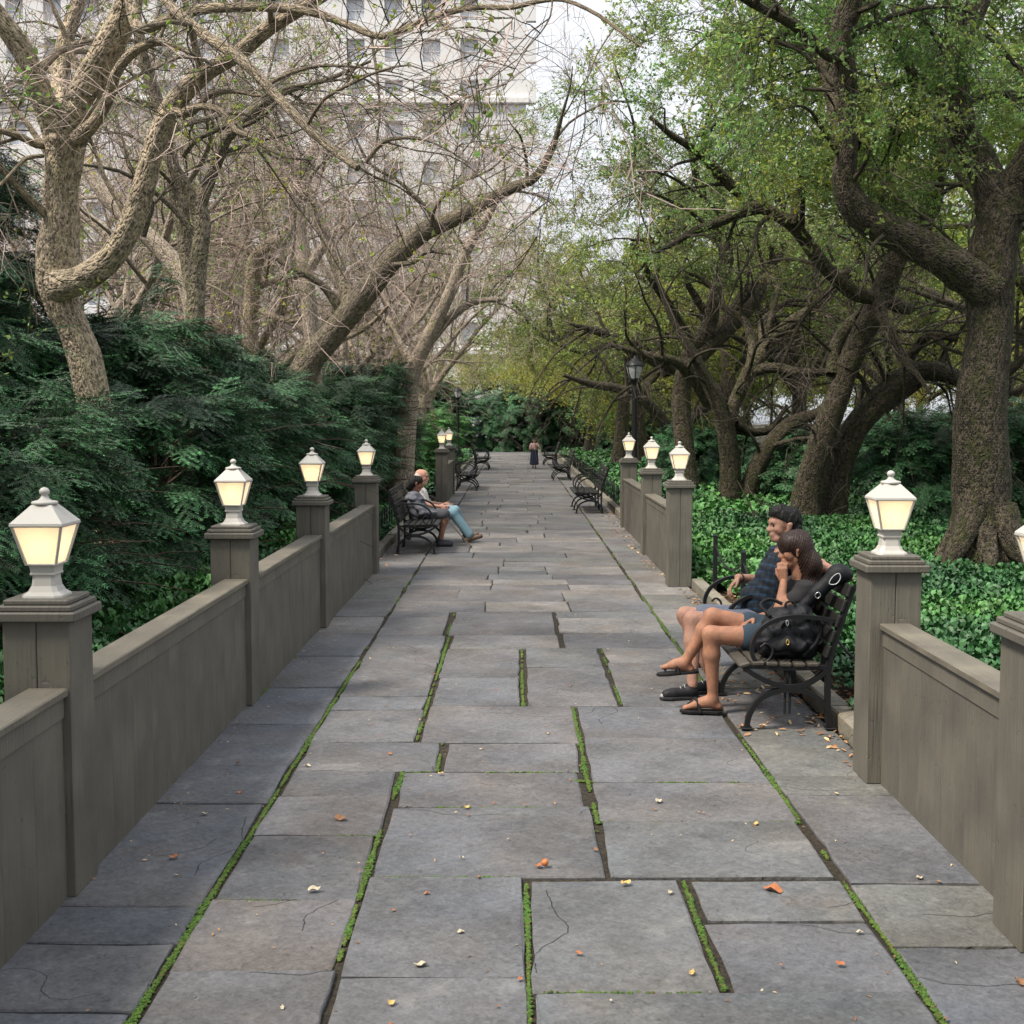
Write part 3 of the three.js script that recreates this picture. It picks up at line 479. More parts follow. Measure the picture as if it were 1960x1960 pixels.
const skinA = skinOf([0.48, 0.295, 0.22], 0.62), skinB = skinOf([0.43, 0.235, 0.15], 0.6), skinC = skinOf([0.66, 0.39, 0.29], 0.65), skinD = skinOf([0.38, 0.2, 0.135], 0.65);
const eyeDark = std([0.03, 0.02, 0.015], 0.25), lipM = std([0.36, 0.15, 0.12], 0.5);
const cloth = (c, o = {}) => std(c, 0.92, { bumpMap: scaled(soilBump, 0.06), bumpScale: 0.0012, ...o });
function person(label, base, build) {
  const t = thing('person', label, 'person', base), skinGeos = [];
  const api = { skin: g => skinGeos.push(g), wear: (n, g, m, l) => part(n, g, m, t, l) };
  const m = build(api, t); const b = part('body', merge(skinGeos), m, t); t.remove(b); t.children.unshift(b); b.parent = t;
  t.children.forEach(c => { c.position.set(-base[0], -base[1], -base[2]); });
  return t;
}
function face(api, H, browM) {
  const e = [], b = []; for (const q of [1, -1]) { e.push(new THREE.SphereGeometry(0.0095, 8, 6).translate(...H.L(0.0835, 0.008, q * 0.031))); b.push(bar([H.L(0.092, 0.027, q * 0.014), H.L(0.093, 0.032, q * 0.032), H.L(0.08, 0.027, q * 0.05)], 0.0042, 5, 6)); }
  api.wear('eyes', e, eyeDark); api.wear('eyebrows', b, browM); api.wear('lips', [bar([H.L(0.093, -0.06, -0.022), H.L(0.1, -0.058, 0), H.L(0.093, -0.06, 0.022)], 0.0042, 5, 6)], lipM);
}
const shoeSole = (heel, toe, w, y0, y1) => { const d = unit([toe[0] - heel[0], 0, toe[2] - heel[2]]), s = [-d[2], 0, d[0]], L = Math.hypot(toe[0] - heel[0], toe[2] - heel[2]), sh = new THREE.Shape(); const pr = [[0, -0.3], [0.12, -0.46], [0.45, -0.4], [0.75, -0.52], [0.95, -0.34], [1, 0], [0.95, 0.34], [0.75, 0.5], [0.45, 0.38], [0.12, 0.46], [0, 0.3]]; pr.forEach(([a, b], i) => sh[i ? 'lineTo' : 'moveTo'](a * L, b * w)); const g = new THREE.ExtrudeGeometry(sh, { depth: y1 - y0 - 0.006, bevelEnabled: true, bevelSize: 0.004, bevelThickness: 0.003, bevelSegments: 1 }); g.applyMatrix4(new THREE.Matrix4().makeBasis(V(...d), V(...s), V(0, -1, 0))); g.translate(heel[0], y1 - 0.003, heel[2]); return uvBox(g); };

// man in the navy shirt
const darkHair = dull([0.008, 0.0075, 0.0075], 0.6, 0.45), brownHair = dull([0.024, 0.0125, 0.0095], 0.5, 0.6), greyHair = std([0.45, 0.42, 0.4], 0.8);
const shirtMap = tex(256, (u, v) => { const s = Math.sin(v * 6.283 * 11 + Math.sin(u * 12.57) * 0.5), q = Math.sin(u * 6.283 * 9), k = 0.24 + 0.05 * s + 0.05 * q + (s > 0.94 ? 0.2 : 0) + (q > 0.95 ? 0.1 : 0), d = pn(u * 40, v * 40, 40, 3) * 0.1; return [k * 0.5 + d * 0.3, k * 0.85 + d * 0.8, k * 1.15 + d]; }, true);
const NAVY = cloth([0.16, 0.17, 0.2], { map: scaled(shirtMap, 0.55) });
person('man in navy shirt and grey shorts sitting with one arm behind the woman', [1.66, 0, -8.75], api => {
  const H = headGeo([1.885, 1.185, -8.75], [-1, -0.06, 0.12], [1.895, 1.02, -8.76]);
  const hip = [1.71, 0.52, -8.75], chest = [1.86, 0.84, -8.76], neck = [1.893, 1.03, -8.76];
  const armF = [[1.87, 0.945, -8.95], [1.8, 0.75, -9.1], [1.615, 0.785, -9.0]], armN = [[1.905, 0.95, -8.57], [2.045, 0.95, -8.36], [2.1, 0.93, -8.1]];
  const legN = [[1.7, 0.5, -8.66], [1.24, 0.535, -8.65], [1.225, 0.1, -8.53]], legF = [[1.7, 0.5, -8.84], [1.22, 0.53, -8.87], [1.4, 0.1, -8.74]];
  const body = [C(hip, chest, 0.14, 0.13), C(chest, neck, 0.1, 0.055), C([1.89, 0.94, -8.93], [1.9, 0.95, -8.59], 0.06)];
  for (const a of [armF, armN]) body.push(C(a[0], a[1], 0.05, 0.042), C(a[1], a[2], 0.043, 0.029));
  for (const l of [legN, legF]) body.push(C(l[0], l[1], 0.085, 0.06), C(l[1], add3(l[1], [l[2][0] - l[1][0], l[2][1] - l[1][1], l[2][2] - l[1][2]], 0.33), 0.058, 0.058), C(add3(l[1], [l[2][0] - l[1][0], l[2][1] - l[1][1], l[2][2] - l[1][2]], 0.33), l[2], 0.056, 0.036));
  api.skin(blob(body, 0.012, 0.03)); api.skin(H.geo);
  api.skin(blob([...handPrims([1.615, 0.785, -9.0], [-0.62, -0.72, 0.25], [0, 0.3, 1], 0.55), C(armF[1], armF[2], 0.04, 0.029)].slice(0, -1), 0.0045, 0.007));
  api.skin(blob(handPrims(armN[2], [0.25, -0.3, 1], [-1, 0.2, 0], 0.5), 0.0045, 0.007));
  face(api, H, darkHair);
  const cr = [C(H.L(-0.035, 0.045, 0), H.L(0.02, 0.055, 0), 0.09, 0.086), C(H.L(-0.065, -0.015, 0.03), H.L(-0.065, -0.015, -0.03), 0.052), C(H.L(0.05, 0.1, 0.035), H.L(0.055, 0.098, -0.03), 0.036), C(H.L(0.0, 0.115, 0.02), H.L(0.03, 0.118, -0.02), 0.03), C(H.L(0.012, 0.03, 0.072), H.L(0.014, -0.01, 0.074), 0.014, 0.008), C(H.L(0.012, 0.03, -0.072), H.L(0.014, -0.01, -0.074), 0.014, 0.008)];
  api.wear('hair', blob(cr, 0.005, 0.016, (p, d) => { const o = H.L(0, 0, 0), q = [p[0] - o[0], p[1] - o[1], p[2] - o[2]], x = q[0] * H.F[0][0] + q[1] * H.F[0][1] + q[2] * H.F[0][2], y = q[1] + 0.016 * (n3(p[0] * 110, p[1] * 30, p[2] * 110) - 0.5), line = x > 0.02 ? lerp(0.035, 0.068, clamp((x - 0.02) / 0.06)) : x > -0.03 ? lerp(-0.005, 0.035, (x + 0.03) / 0.05) : -0.065; return Math.max(d - 0.014 * n3(p[0] * 80, p[1] * 45, p[2] * 80) + 0.004, (line - y) * 0.8); }), darkHair);
  const sh = [C(add3(hip, [0.0, 0.0, 0]), chest, 0.155, 0.145), C(chest, [1.885, 0.955, -8.76], 0.12, 0.075), C([1.885, 0.945, -8.95], [1.9, 0.95, -8.57], 0.072), C(armF[0], lerp3(armF[0], armF[1], 0.62), 0.066, 0.066), C(armN[0], lerp3(armN[0], armN[1], 0.6), 0.066, 0.064), C([1.64, 0.56, -8.75], [1.71, 0.66, -8.75], 0.09, 0.13)];
  api.wear('shirt', blob(sh, 0.011, 0.035, (p, d) => Math.max(d + 0.006 * Math.sin(p[1] * 70 + p[0] * 40 + 5 * n3(p[0] * 12, p[1] * 12, p[2] * 12)), 0.46 - p[1])), NAVY, 'navy patterned short sleeved shirt');
  const so = [C([1.73, 0.51, -8.75], [1.68, 0.51, -8.75], 0.14)]; for (const l of [legN, legF]) so.push(C(l[0], lerp3(l[0], l[1], 0.72), 0.102, 0.092));
  api.wear('shorts', blob(so, 0.012, 0.03), cloth([0.11, 0.125, 0.17]));
  for (const [h, t] of [[[1.27, 0, -8.545], [1.0, 0, -8.5]], [[1.45, 0, -8.765], [1.185, 0, -8.655]]]) {
    const d = unit([t[0] - h[0], 0, t[2] - h[2]]), a = add3(h, d, 0.05);
    const up = [C([a[0], 0.065, a[2]], [a[0], 0.085, a[2]], 0.045, 0.04), C([a[0], 0.05, a[2]], [t[0] - d[0] * 0.06, 0.042, t[2] - d[2] * 0.06], 0.046, 0.034), C([t[0] - d[0] * 0.09, 0.036, t[2] - d[2] * 0.09], [t[0] - d[0] * 0.04, 0.034, t[2] - d[2] * 0.04], 0.04, 0.03)];
    api.wear('shoe', blob(up, 0.007, 0.02, (p, q) => Math.max(q, 0.014 - p[1])), dull([0.012, 0.012, 0.0145], 0.6, 0.5)); api.wear('shoe_sole', shoeSole(h, t, 0.088, 0.006, 0.026), dull([0.03, 0.03, 0.032], 0.7, 0.5)); const sd = [-d[2], 0, d[0]], lace = []; for (let i = 0; i < 3; i++) { const c = add3([t[0], 0.073 + i * 0.013, t[2]], d, -0.115 - 0.028 * i); lace.push(bar([add3(c, [sd[0], -0.5, sd[2]], 0.024), add3(c, [0, 0.004, 0]), add3(c, [-sd[0], -0.5, -sd[2]], 0.024)], 0.003, 4, 6)); } api.wear('laces', lace, std([0.4, 0.4, 0.42], 0.7)); api.wear('toe_cap', blob([C([t[0] - d[0] * 0.035, 0.03, t[2] - d[2] * 0.035], [t[0] - d[0] * 0.02, 0.028, t[2] - d[2] * 0.02], 0.026, 0.02)], 0.005, 0.01, (p, q) => Math.max(q, 0.014 - p[1])), std([0.3, 0.3, 0.31], 0.5));
  }
  api.wear('bracelet', new THREE.TorusGeometry(0.034, 0.006, 6, 16).applyMatrix4(new THREE.Matrix4().makeRotationY(-1.1)).translate(1.635, 0.782, -9.01), std([0.02, 0.015, 0.012], 0.5));
  return skinA;
});
function lerp3(a, b, t) { return [lerp(a[0], b[0], t), lerp(a[1], b[1], t), lerp(a[2], b[2], t)]; }

// woman with long brown hair, chin on hand
person('woman with long dark hair, chin on hand, legs crossed in black sandals', [1.7, 0, -8.14], api => {
  const H = headGeo([1.83, 1.075, -8.14], [-1, -0.2, -0.1], [1.86, 0.9, -8.14], 0.94);
  const hip = [1.74, 0.51, -8.15], chest = [1.855, 0.76, -8.15], neck = [1.858, 0.9, -8.14];
  const aN = [[1.87, 0.82, -8.0], [1.7, 0.715, -7.97], [1.742, 0.885, -8.06]], aF = [[1.86, 0.82, -8.3], [1.74, 0.62, -8.36], [1.56, 0.615, -8.16]];
  const lN = [[1.72, 0.5, -8.07], [1.275, 0.535, -8.06], [1.3, 0.1, -8.1]], lF = [[1.72, 0.52, -8.22], [1.3, 0.635, -8.17], [1.13, 0.325, -8.21]];
  const body = [C(hip, chest, 0.125, 0.105), C(chest, neck, 0.085, 0.045), C([1.87, 0.83, -8.02], [1.86, 0.83, -8.28], 0.05)];
  for (const a of [aN, aF]) body.push(C(a[0], a[1], 0.043, 0.036), C(a[1], a[2], 0.036, 0.024));
  for (const l of [lN, lF]) { const c = lerp3(l[1], l[2], 0.3); body.push(C(l[0], l[1], 0.085, 0.056), C(l[1], c, 0.053, 0.054), C(c, l[2], 0.052, 0.032)); }
  const foot = (a, t) => [C(a, lerp3(a, t, 0.55), 0.033, 0.026), C(lerp3(a, t, 0.3), t, 0.03, 0.017), C(add3(a, [0.035, -0.045, 0]), lerp3(a, t, 0.4), 0.028, 0.024)];
  body.push(...foot(lN[2], [1.115, 0.035, -8.125])); body.push(...foot(lF[2], [0.985, 0.285, -8.225]));
  api.skin(blob(body, 0.011, 0.026)); api.skin(H.geo);
  api.skin(blob(handPrims(aN[2], [-0.15, 0.9, 0.05], [-0.9, 0, -0.5], 1.25, 0.92), 0.0045, 0.007)); api.skin(blob(handPrims(aF[2], [-0.75, -0.25, 0.65], [0.4, 0.4, 0.8], 0.45, 0.92), 0.0045, 0.007));
  face(api, H, brownHair);
  const hr = [C(H.L(-0.03, 0.045, 0), H.L(0.02, 0.05, 0), 0.092, 0.084), C(H.L(-0.05, 0.0, 0.035), H.L(-0.07, -0.12, 0.06), 0.07, 0.06), C(H.L(-0.05, 0, -0.03), H.L(-0.09, -0.12, -0.04), 0.07, 0.065), C(H.L(-0.07, -0.1, 0.05), [1.93, 0.8, -8.05], 0.065, 0.045), C(H.L(-0.08, -0.1, -0.03), [1.955, 0.78, -8.13], 0.07, 0.05), C(H.L(0.0, 0.02, 0.075), H.L(-0.015, -0.14, 0.088), 0.035, 0.028), C(H.L(-0.015, -0.14, 0.088), [1.875, 0.79, -8.0], 0.03, 0.02), C([1.94, 0.8, -8.07], [1.955, 0.7, -8.05], 0.045, 0.02), C([1.95, 0.78, -8.13], [1.97, 0.68, -8.14], 0.045, 0.02), C(H.L(0.035, 0.075, 0.04), H.L(0.04, 0.01, 0.078), 0.028, 0.02), C(H.L(0.03, 0.03, 0.078), H.L(0.005, -0.12, 0.085), 0.024, 0.024), C(H.L(-0.02, 0.0, 0.07), H.L(-0.04, -0.15, 0.08), 0.05, 0.045), C([1.9, 0.82, -8.02], [1.905, 0.72, -7.99], 0.035, 0.014)];
  api.wear('hair', blob(hr, 0.0065, 0.03, (p, d) => d + 0.0038 * Math.sin((p[0] - 0.35 * p[1]) * 420 + 7 * n3(p[0] * 25, p[1] * 8, p[2] * 25)) + 0.009 * (n3(p[0] * 38 - p[1] * 12, p[1] * 5, p[2] * 38) - 0.5)), brownHair);
  api.wear('top', blob([C(add3(hip, [0, 0.03, 0]), chest, 0.137, 0.118), C(chest, [1.86, 0.83, -8.15], 0.1, 0.08), C([1.875, 0.83, -8.0], [1.865, 0.83, -8.3], 0.062), C(aN[0], lerp3(aN[0], aN[1], 0.42), 0.06, 0.056), C(aF[0], lerp3(aF[0], aF[1], 0.42), 0.06, 0.056)], 0.011, 0.03, (p, d) => d + 0.005 * Math.sin(p[1] * 60 + p[2] * 30 + 4 * n3(p[0] * 14, p[1] * 14, p[2] * 14))), cloth([0.017, 0.016, 0.018]), 'charcoal short sleeved top');
  const sk = [C(add3(hip, [0.0, -0.005, 0]), [1.68, 0.5, -8.15], 0.135, 0.12)]; for (const l of [lN, lF]) sk.push(C(l[0], lerp3(l[0], l[1], 0.42), 0.1, 0.092));
  api.wear('shorts', blob(sk, 0.012, 0.03), cloth([0.022, 0.04, 0.06]));
  const blk = dull([0.01, 0.0095, 0.01], 0.6, 0.5);
  api.wear('sandal', [shoeSole([1.36, 0, -8.09], [1.09, 0, -8.13], 0.085, 0.006, 0.026), bar([[1.215, 0.015, -8.068], [1.195, 0.09, -8.1], [1.19, 0.1, -8.122], [1.2, 0.085, -8.14], [1.22, 0.015, -8.17]], 0.012, 6, 14), bar([[1.19, 0.1, -8.12], [1.15, 0.072, -8.122], [1.125, 0.045, -8.124]], 0.008, 5, 6)], blk);
  const g = merge([shoeSole([0.13, 0, 0], [-0.14, 0, 0], 0.085, -0.012, 0.008), bar([[0.0, 0, -0.045], [-0.01, 0.068, -0.02], [-0.012, 0.078, 0], [-0.01, 0.068, 0.02], [0.0, 0, 0.045]], 0.012, 6, 14), bar([[-0.012, 0.078, 0], [-0.06, 0.05, 0], [-0.09, 0.02, 0]], 0.008, 5, 6)]); g.rotateZ(0.09); g.translate(1.085, 0.252, -8.22); api.wear('sandal', g, blk);
  return skinB;
});
// old man on the far bench
person('bald old man in white shirt and jeans stretching out on the bench', [-1.4, 0, -19.2], api => {
  const H = headGeo([-1.43, 1.02, -19.2], [1, -0.12, 0.05], [-1.46, 0.87, -19.2]);
  const hip = [-1.42, 0.5, -19.2], chest = [-1.47, 0.74, -19.2], neck = [-1.455, 0.88, -19.2];
  const A = [[[-1.47, 0.79, -19.02], [-1.36, 0.6, -18.98], [-1.14, 0.57, -19.06]], [[-1.47, 0.79, -19.38], [-1.34, 0.6, -19.44], [-1.1, 0.58, -19.34]]], Lg = [[[-1.4, 0.5, -19.11], [-0.95, 0.47, -19.12], [-0.68, 0.11, -19.16]], [[-1.4, 0.5, -19.29], [-0.93, 0.49, -19.28], [-0.74, 0.12, -19.36]]];
  const b = [C(hip, chest, 0.13, 0.125), C(chest, neck, 0.1, 0.05), C([-1.47, 0.8, -19.04], [-1.47, 0.8, -19.36], 0.055)]; for (const a of A) b.push(C(a[0], a[1], 0.047, 0.04), C(a[1], a[2], 0.04, 0.027)); for (const l of Lg) b.push(C(l[0], l[1], 0.08, 0.055), C(l[1], l[2], 0.052, 0.036));
  api.skin(blob(b, 0.014, 0.03)); api.skin(H.geo); for (const a of A) api.skin(blob(handPrims(a[2], [0.9, -0.2, 0.1], [0, 1, 0], 0.7), 0.006, 0.008)); face(api, H, greyHair);
  api.wear('hair', blob([C(H.L(-0.055, 0.0, 0.05), H.L(-0.06, 0.0, -0.05), 0.052), C(H.L(-0.03, 0.005, 0.072), H.L(-0.04, -0.02, 0.07), 0.02), C(H.L(-0.03, 0.005, -0.072), H.L(-0.04, -0.02, -0.07), 0.02)], 0.007, 0.02), greyHair);
  api.wear('shirt', blob([C(hip, chest, 0.145, 0.14), C(chest, [-1.465, 0.81, -19.2], 0.11, 0.08), C([-1.47, 0.8, -19.03], [-1.47, 0.8, -19.37], 0.066), C(A[0][0], lerp3(A[0][0], A[0][1], 0.6), 0.062), C(A[1][0], lerp3(A[1][0], A[1][1], 0.6), 0.062)], 0.013, 0.03), cloth([0.62, 0.6, 0.56]));
  const je = [C(hip, [-1.36, 0.5, -19.2], 0.15)]; for (const l of Lg) je.push(C(l[0], l[1], 0.1, 0.08), C(l[1], lerp3(l[1], l[2], 0.93), 0.08, 0.066)); api.wear('jeans', blob(je, 0.013, 0.03, (p, d) => d + 0.006 * Math.sin(p[0] * 50 + p[1] * 30)), cloth([0.17, 0.28, 0.34]));
  for (const l of Lg) api.wear('shoe', blob([C(add3(l[2], [-0.03, -0.045, 0]), add3(l[2], [0.0, 0, 0]), 0.045, 0.04), C(add3(l[2], [-0.03, -0.05, 0]), add3(l[2], [0.16, 0.0, 0]), 0.042, 0.034)], 0.009, 0.03), std([0.09, 0.055, 0.035], 0.7));
  return skinC;
});
// companion in the grey jacket
person('person in grey jacket and dark cap beside the old man', [-1.4, 0, -18.68], api => {
  const H = headGeo([-1.47, 0.94, -18.68], [1, -0.35, -0.25], [-1.5, 0.8, -18.68], 0.95);
  const hip = [-1.42, 0.5, -18.68], chest = [-1.5, 0.7, -18.68], neck = [-1.5, 0.8, -18.68], A = [[[-1.5, 0.73, -18.5], [-1.36, 0.54, -18.44], [-1.14, 0.5, -18.58]], [[-1.5, 0.73, -18.86], [-1.36, 0.54, -18.9], [-1.12, 0.5, -18.78]]], Lg = [[[-1.4, 0.5, -18.6], [-1.05, 0.48, -18.6], [-1.1, 0.1, -18.62]], [[-1.4, 0.5, -18.76], [-1.03, 0.48, -18.78], [-1.12, 0.1, -18.82]]];
  const b = [C(hip, chest, 0.12, 0.11), C(chest, neck, 0.09, 0.045)]; for (const a of A) b.push(C(a[0], a[1], 0.043, 0.036), C(a[1], a[2], 0.036, 0.025)); for (const l of Lg) b.push(C(l[0], l[1], 0.08, 0.055), C(l[1], lerp3(l[1], l[2], 0.3), 0.054, 0.054), C(lerp3(l[1], l[2], 0.3), l[2], 0.05, 0.034));
  api.skin(blob(b, 0.014, 0.03)); api.skin(H.geo); for (const a of A) api.skin(blob(handPrims(a[2], [0.9, -0.4, 0], [0, 1, 0], 0.9, 0.95), 0.006, 0.008)); face(api, H, darkHair);
  api.wear('hair', blob([C(H.L(-0.04, 0.03, 0), H.L(0.01, 0.045, 0), 0.088, 0.082), C(H.L(-0.06, -0.02, 0.03), H.L(-0.08, -0.08, 0), 0.06)], 0.007, 0.03, (p, d) => d + 0.004 * Math.sin(p[0] * 200)), darkHair);
  api.wear('jacket', blob([C(hip, chest, 0.15, 0.14), C(chest, [-1.5, 0.76, -18.68], 0.11, 0.08), C([-1.5, 0.74, -18.49], [-1.5, 0.74, -18.87], 0.066), ...A.flatMap(a => [C(a[0], a[1], 0.064, 0.056), C(a[1], lerp3(a[1], a[2], 0.8), 0.056, 0.045)])], 0.013, 0.03, (p, d) => d + 0.008 * Math.sin(p[1] * 55 + 5 * n3(p[0] * 12, p[1] * 12, p[2] * 12))), cloth([0.12, 0.125, 0.15]));
  const so = [C(hip, [-1.36, 0.5, -18.68], 0.14)]; for (const l of Lg) so.push(C(l[0], lerp3(l[0], l[1], 0.95), 0.096, 0.08)); api.wear('trousers', blob(so, 0.013, 0.03), cloth([0.06, 0.06, 0.07]));
  for (const l of Lg) api.wear('shoe', blob([C(add3(l[2], [-0.02, -0.045, 0]), l[2], 0.045, 0.04), C(add3(l[2], [-0.02, -0.055, 0]), add3(l[2], [0.15, -0.062, 0]), 0.042, 0.034)], 0.009, 0.03), std([0.03, 0.032, 0.04], 0.7));
  return skinD;
});
solo('walking_cane', [rod([-0.64, 0.01, -18.48], [-1.1, 0.52, -18.6], 0.011, 7), bar([[-1.1, 0.52, -18.6], [-1.14, 0.565, -18.61], [-1.18, 0.56, -18.62], [-1.2, 0.53, -18.625]], 0.012, 7, 8), turned([[0.001, 0], [0.016, 0], [0.014, 0.03]], 8).translate(-0.642, 0.004, -18.48)], std([0.1, 0.085, 0.07], 0.4), 'thin brown walking cane leaning out from the occupied yew side bench', 'cane');
// small figure at the far end of the path
person('small figure in long navy dress standing at the far path end', [0.73, 0, -46.6], api => {
  const s = 0.68, T = (x, y, z) => [0.73 + x * s, y * s, -46.6 + z * s], H = headGeo(T(0, 1.53, 0), [-0.3, -0.15, 1], T(0, 1.36, -0.01), s);
  const A = [[T(-0.16, 1.32, 0), T(-0.24, 1.08, 0.04), T(-0.1, 1.1, 0.2)], [T(0.16, 1.32, 0), T(0.26, 1.12, 0.06), T(0.14, 1.28, 0.2)]];
  const b = [C(T(0, 0.95, 0), T(0, 1.25, 0), 0.14 * s, 0.12 * s), C(T(0, 1.25, 0), T(0, 1.37, 0), 0.1 * s, 0.05 * s), C(T(-0.14, 1.33, 0), T(0.14, 1.33, 0), 0.055 * s)]; for (const a of A) b.push(C(a[0], a[1], 0.045 * s, 0.038 * s), C(a[1], a[2], 0.036 * s, 0.026 * s)); for (const e of [-0.07, 0.07]) b.push(C(T(e, 0.95, 0), T(e, 0.5, 0), 0.08 * s, 0.05 * s), C(T(e, 0.5, 0), T(e, 0.09, 0), 0.05 * s, 0.035 * s));
  api.skin(blob(b, 0.011, 0.02)); api.skin(H.geo); for (const a of A) api.skin(blob(handPrims(a[2], [0, 0.4, 0.8], [0, 1, 0], 0.8, s), 0.0045, 0.005));
  api.wear('hair', blob([C(H.L(-0.03, 0.04, 0, s), H.L(0.01, 0.05, 0, s), 0.092 * s, 0.085 * s), C(H.L(-0.06, 0, 0.03), H.L(-0.08, -0.16, 0.03), 0.07 * s, 0.05 * s), C(H.L(-0.06, 0, -0.03), H.L(-0.08, -0.16, -0.03), 0.07 * s, 0.05 * s)], 0.006, 0.02), darkHair);
  api.wear('blouse', blob([C(T(0, 1.02, 0), T(0, 1.25, 0), 0.15 * s, 0.14 * s), C(T(-0.14, 1.31, 0), T(0.14, 1.31, 0), 0.075 * s), C(A[0][0], lerp3(A[0][0], A[0][1], 0.7), 0.07 * s), C(A[1][0], lerp3(A[1][0], A[1][1], 0.7), 0.07 * s)], 0.009, 0.02), cloth([0.55, 0.36, 0.34]));
  api.wear('dress', blob([C(T(0, 1.08, 0), T(0, 0.9, 0), 0.14 * s, 0.18 * s), C(T(0, 0.9, 0), T(0, 0.3, 0), 0.18 * s, 0.24 * s)], 0.009, 0.02, (p, d) => Math.max(d + 0.01 * Math.sin(Math.atan2(p[2] + 46.6, p[0] - 0.73) * 9), 0.2 * s - p[1])), cloth([0.022, 0.028, 0.06]));
  for (const e of [-0.07, 0.07]) api.wear('shoe', blob([C(T(e, 0.05, -0.02), T(e, 0.035, 0.13), 0.045 * s, 0.035 * s)], 0.006, 0.01), std([0.03, 0.03, 0.035], 0.6));
  return skinC;
});
solo('handbag', [cbox(0.1, 0.13, 0.05, 0.93, 0.64, -46.52, 0.012), bar([[0.9, 0.7, -46.52], [0.905, 0.79, -46.52], [0.955, 0.79, -46.52], [0.96, 0.7, -46.52]], 0.006, 5, 10)], std([0.55, 0.53, 0.4], 0.8), 'pale bag held by the small far figure', 'bag');

// ================================================================ bags on the near bench
const nylon = dull([0.007, 0.008, 0.0105], 0.5, 0.55, { bumpMap: scaled(soilBump, 0.05), bumpScale: 0.0015 }), webbing = dull([0.011, 0.0115, 0.013], 0.75, 0.5), buckle = std([0.45, 0.46, 0.48], 0.3, { metalness: 0.8 }), brass = std([0.6, 0.42, 0.12], 0.35, { metalness: 0.8 });
{
  const b = [1.7, 0.43, -7.82], t = thing('backpack', 'black backpack leaning on the near armrest beside the woman', 'backpack', b);
  const Q = (x, y, z) => [x - b[0], y - b[1], z - b[2]], wr = (p, d) => Math.max(d + 0.007 * Math.sin(p[1] * 60 + 9 * n3(p[0] * 14 + 4, p[1] * 14, p[2] * 14)) + 0.006 * n3(p[0] * 30, p[1] * 30, p[2] * 30), -p[1] + 0.004);
  part('pack_body', blob([C(Q(1.63, 0.55, -7.83), Q(1.82, 0.55, -7.83), 0.105, 0.11), C(Q(1.66, 0.66, -7.84), Q(1.8, 0.68, -7.84), 0.085, 0.09), C(Q(1.6, 0.5, -7.83), Q(1.84, 0.5, -7.83), 0.075, 0.08)], 0.009, 0.05, wr), nylon, t);
  part('front_pocket', blob([C(Q(1.63, 0.53, -7.745), Q(1.78, 0.53, -7.745), 0.05, 0.055), C(Q(1.65, 0.59, -7.755), Q(1.76, 0.6, -7.755), 0.04, 0.04)], 0.008, 0.03, wr), nylon, t);
  part('strap', [bar([Q(1.6, 0.7, -7.78), Q(1.55, 0.76, -7.84), Q(1.62, 0.79, -7.9), Q(1.7, 0.76, -7.9)], 0.011, 6, 16), bar([Q(1.84, 0.72, -7.76), Q(1.9, 0.66, -7.72), Q(1.88, 0.55, -7.72), Q(1.8, 0.46, -7.735)], 0.012, 6, 16)], webbing, t);
  part('handle', bar([Q(1.7, 0.745, -7.82), Q(1.71, 0.78, -7.82), Q(1.75, 0.785, -7.82), Q(1.77, 0.75, -7.82)], 0.008, 6, 12), webbing, t);
  part('zip_pull', bar([Q(1.69, 0.57, -7.688), Q(1.682, 0.55, -7.684), Q(1.69, 0.535, -7.684), Q(1.7, 0.55, -7.684)], 0.0035, 5, 10, true), brass, t); part('zip_pull', bar([Q(1.7, 0.68, -7.75), Q(1.692, 0.66, -7.744), Q(1.7, 0.645, -7.742), Q(1.708, 0.66, -7.744)], 0.0035, 5, 10, true), buckle, t);
  for (const x of [1.68, 1.71]) part('hanging_strap', bar([Q(x, 0.44, -7.71), Q(x + 0.002, 0.3, -7.69), Q(x, 0.1, -7.69)], 0.008, 5, 6), webbing, t);
}
{
  const b = [2.0, 0.72, -7.86], t = thing('sling_bag', 'black padded sling bag with grey outlined patch hung over the bench back', 'bag', b), Q = (x, y, z) => [x - b[0], y - b[1], z - b[2]];
  part('pouch', blob([C(Q(1.9, 0.84, -7.84), Q(2.04, 0.965, -7.82), 0.04, 0.058), C(Q(2.02, 0.96, -7.83), Q(2.08, 0.955, -7.82), 0.055, 0.045), C(Q(1.8, 0.73, -7.86), Q(1.92, 0.85, -7.84), 0.03, 0.042)], 0.008, 0.03), nylon, t);
  part('patch_outline', bar([Q(1.965, 0.905, -7.776), Q(1.985, 0.95, -7.772), Q(2.02, 0.972, -7.762), Q(2.03, 0.945, -7.76), Q(2.005, 0.905, -7.766)], 0.003, 5, 24, true), std([0.5, 0.52, 0.54], 0.6), t);
  part('buckle', bar([Q(1.88, 0.83, -7.79), Q(1.9, 0.85, -7.787), Q(1.915, 0.83, -7.787), Q(1.895, 0.81, -7.79)], 0.0035, 5, 12, true), buckle, t);
  part('strap', bar([Q(1.8, 0.73, -7.86), Q(1.76, 0.69, -7.9), Q(1.8, 0.66, -7.92), Q(1.9, 0.68, -7.9)], 0.013, 6, 14), webbing, t);
}
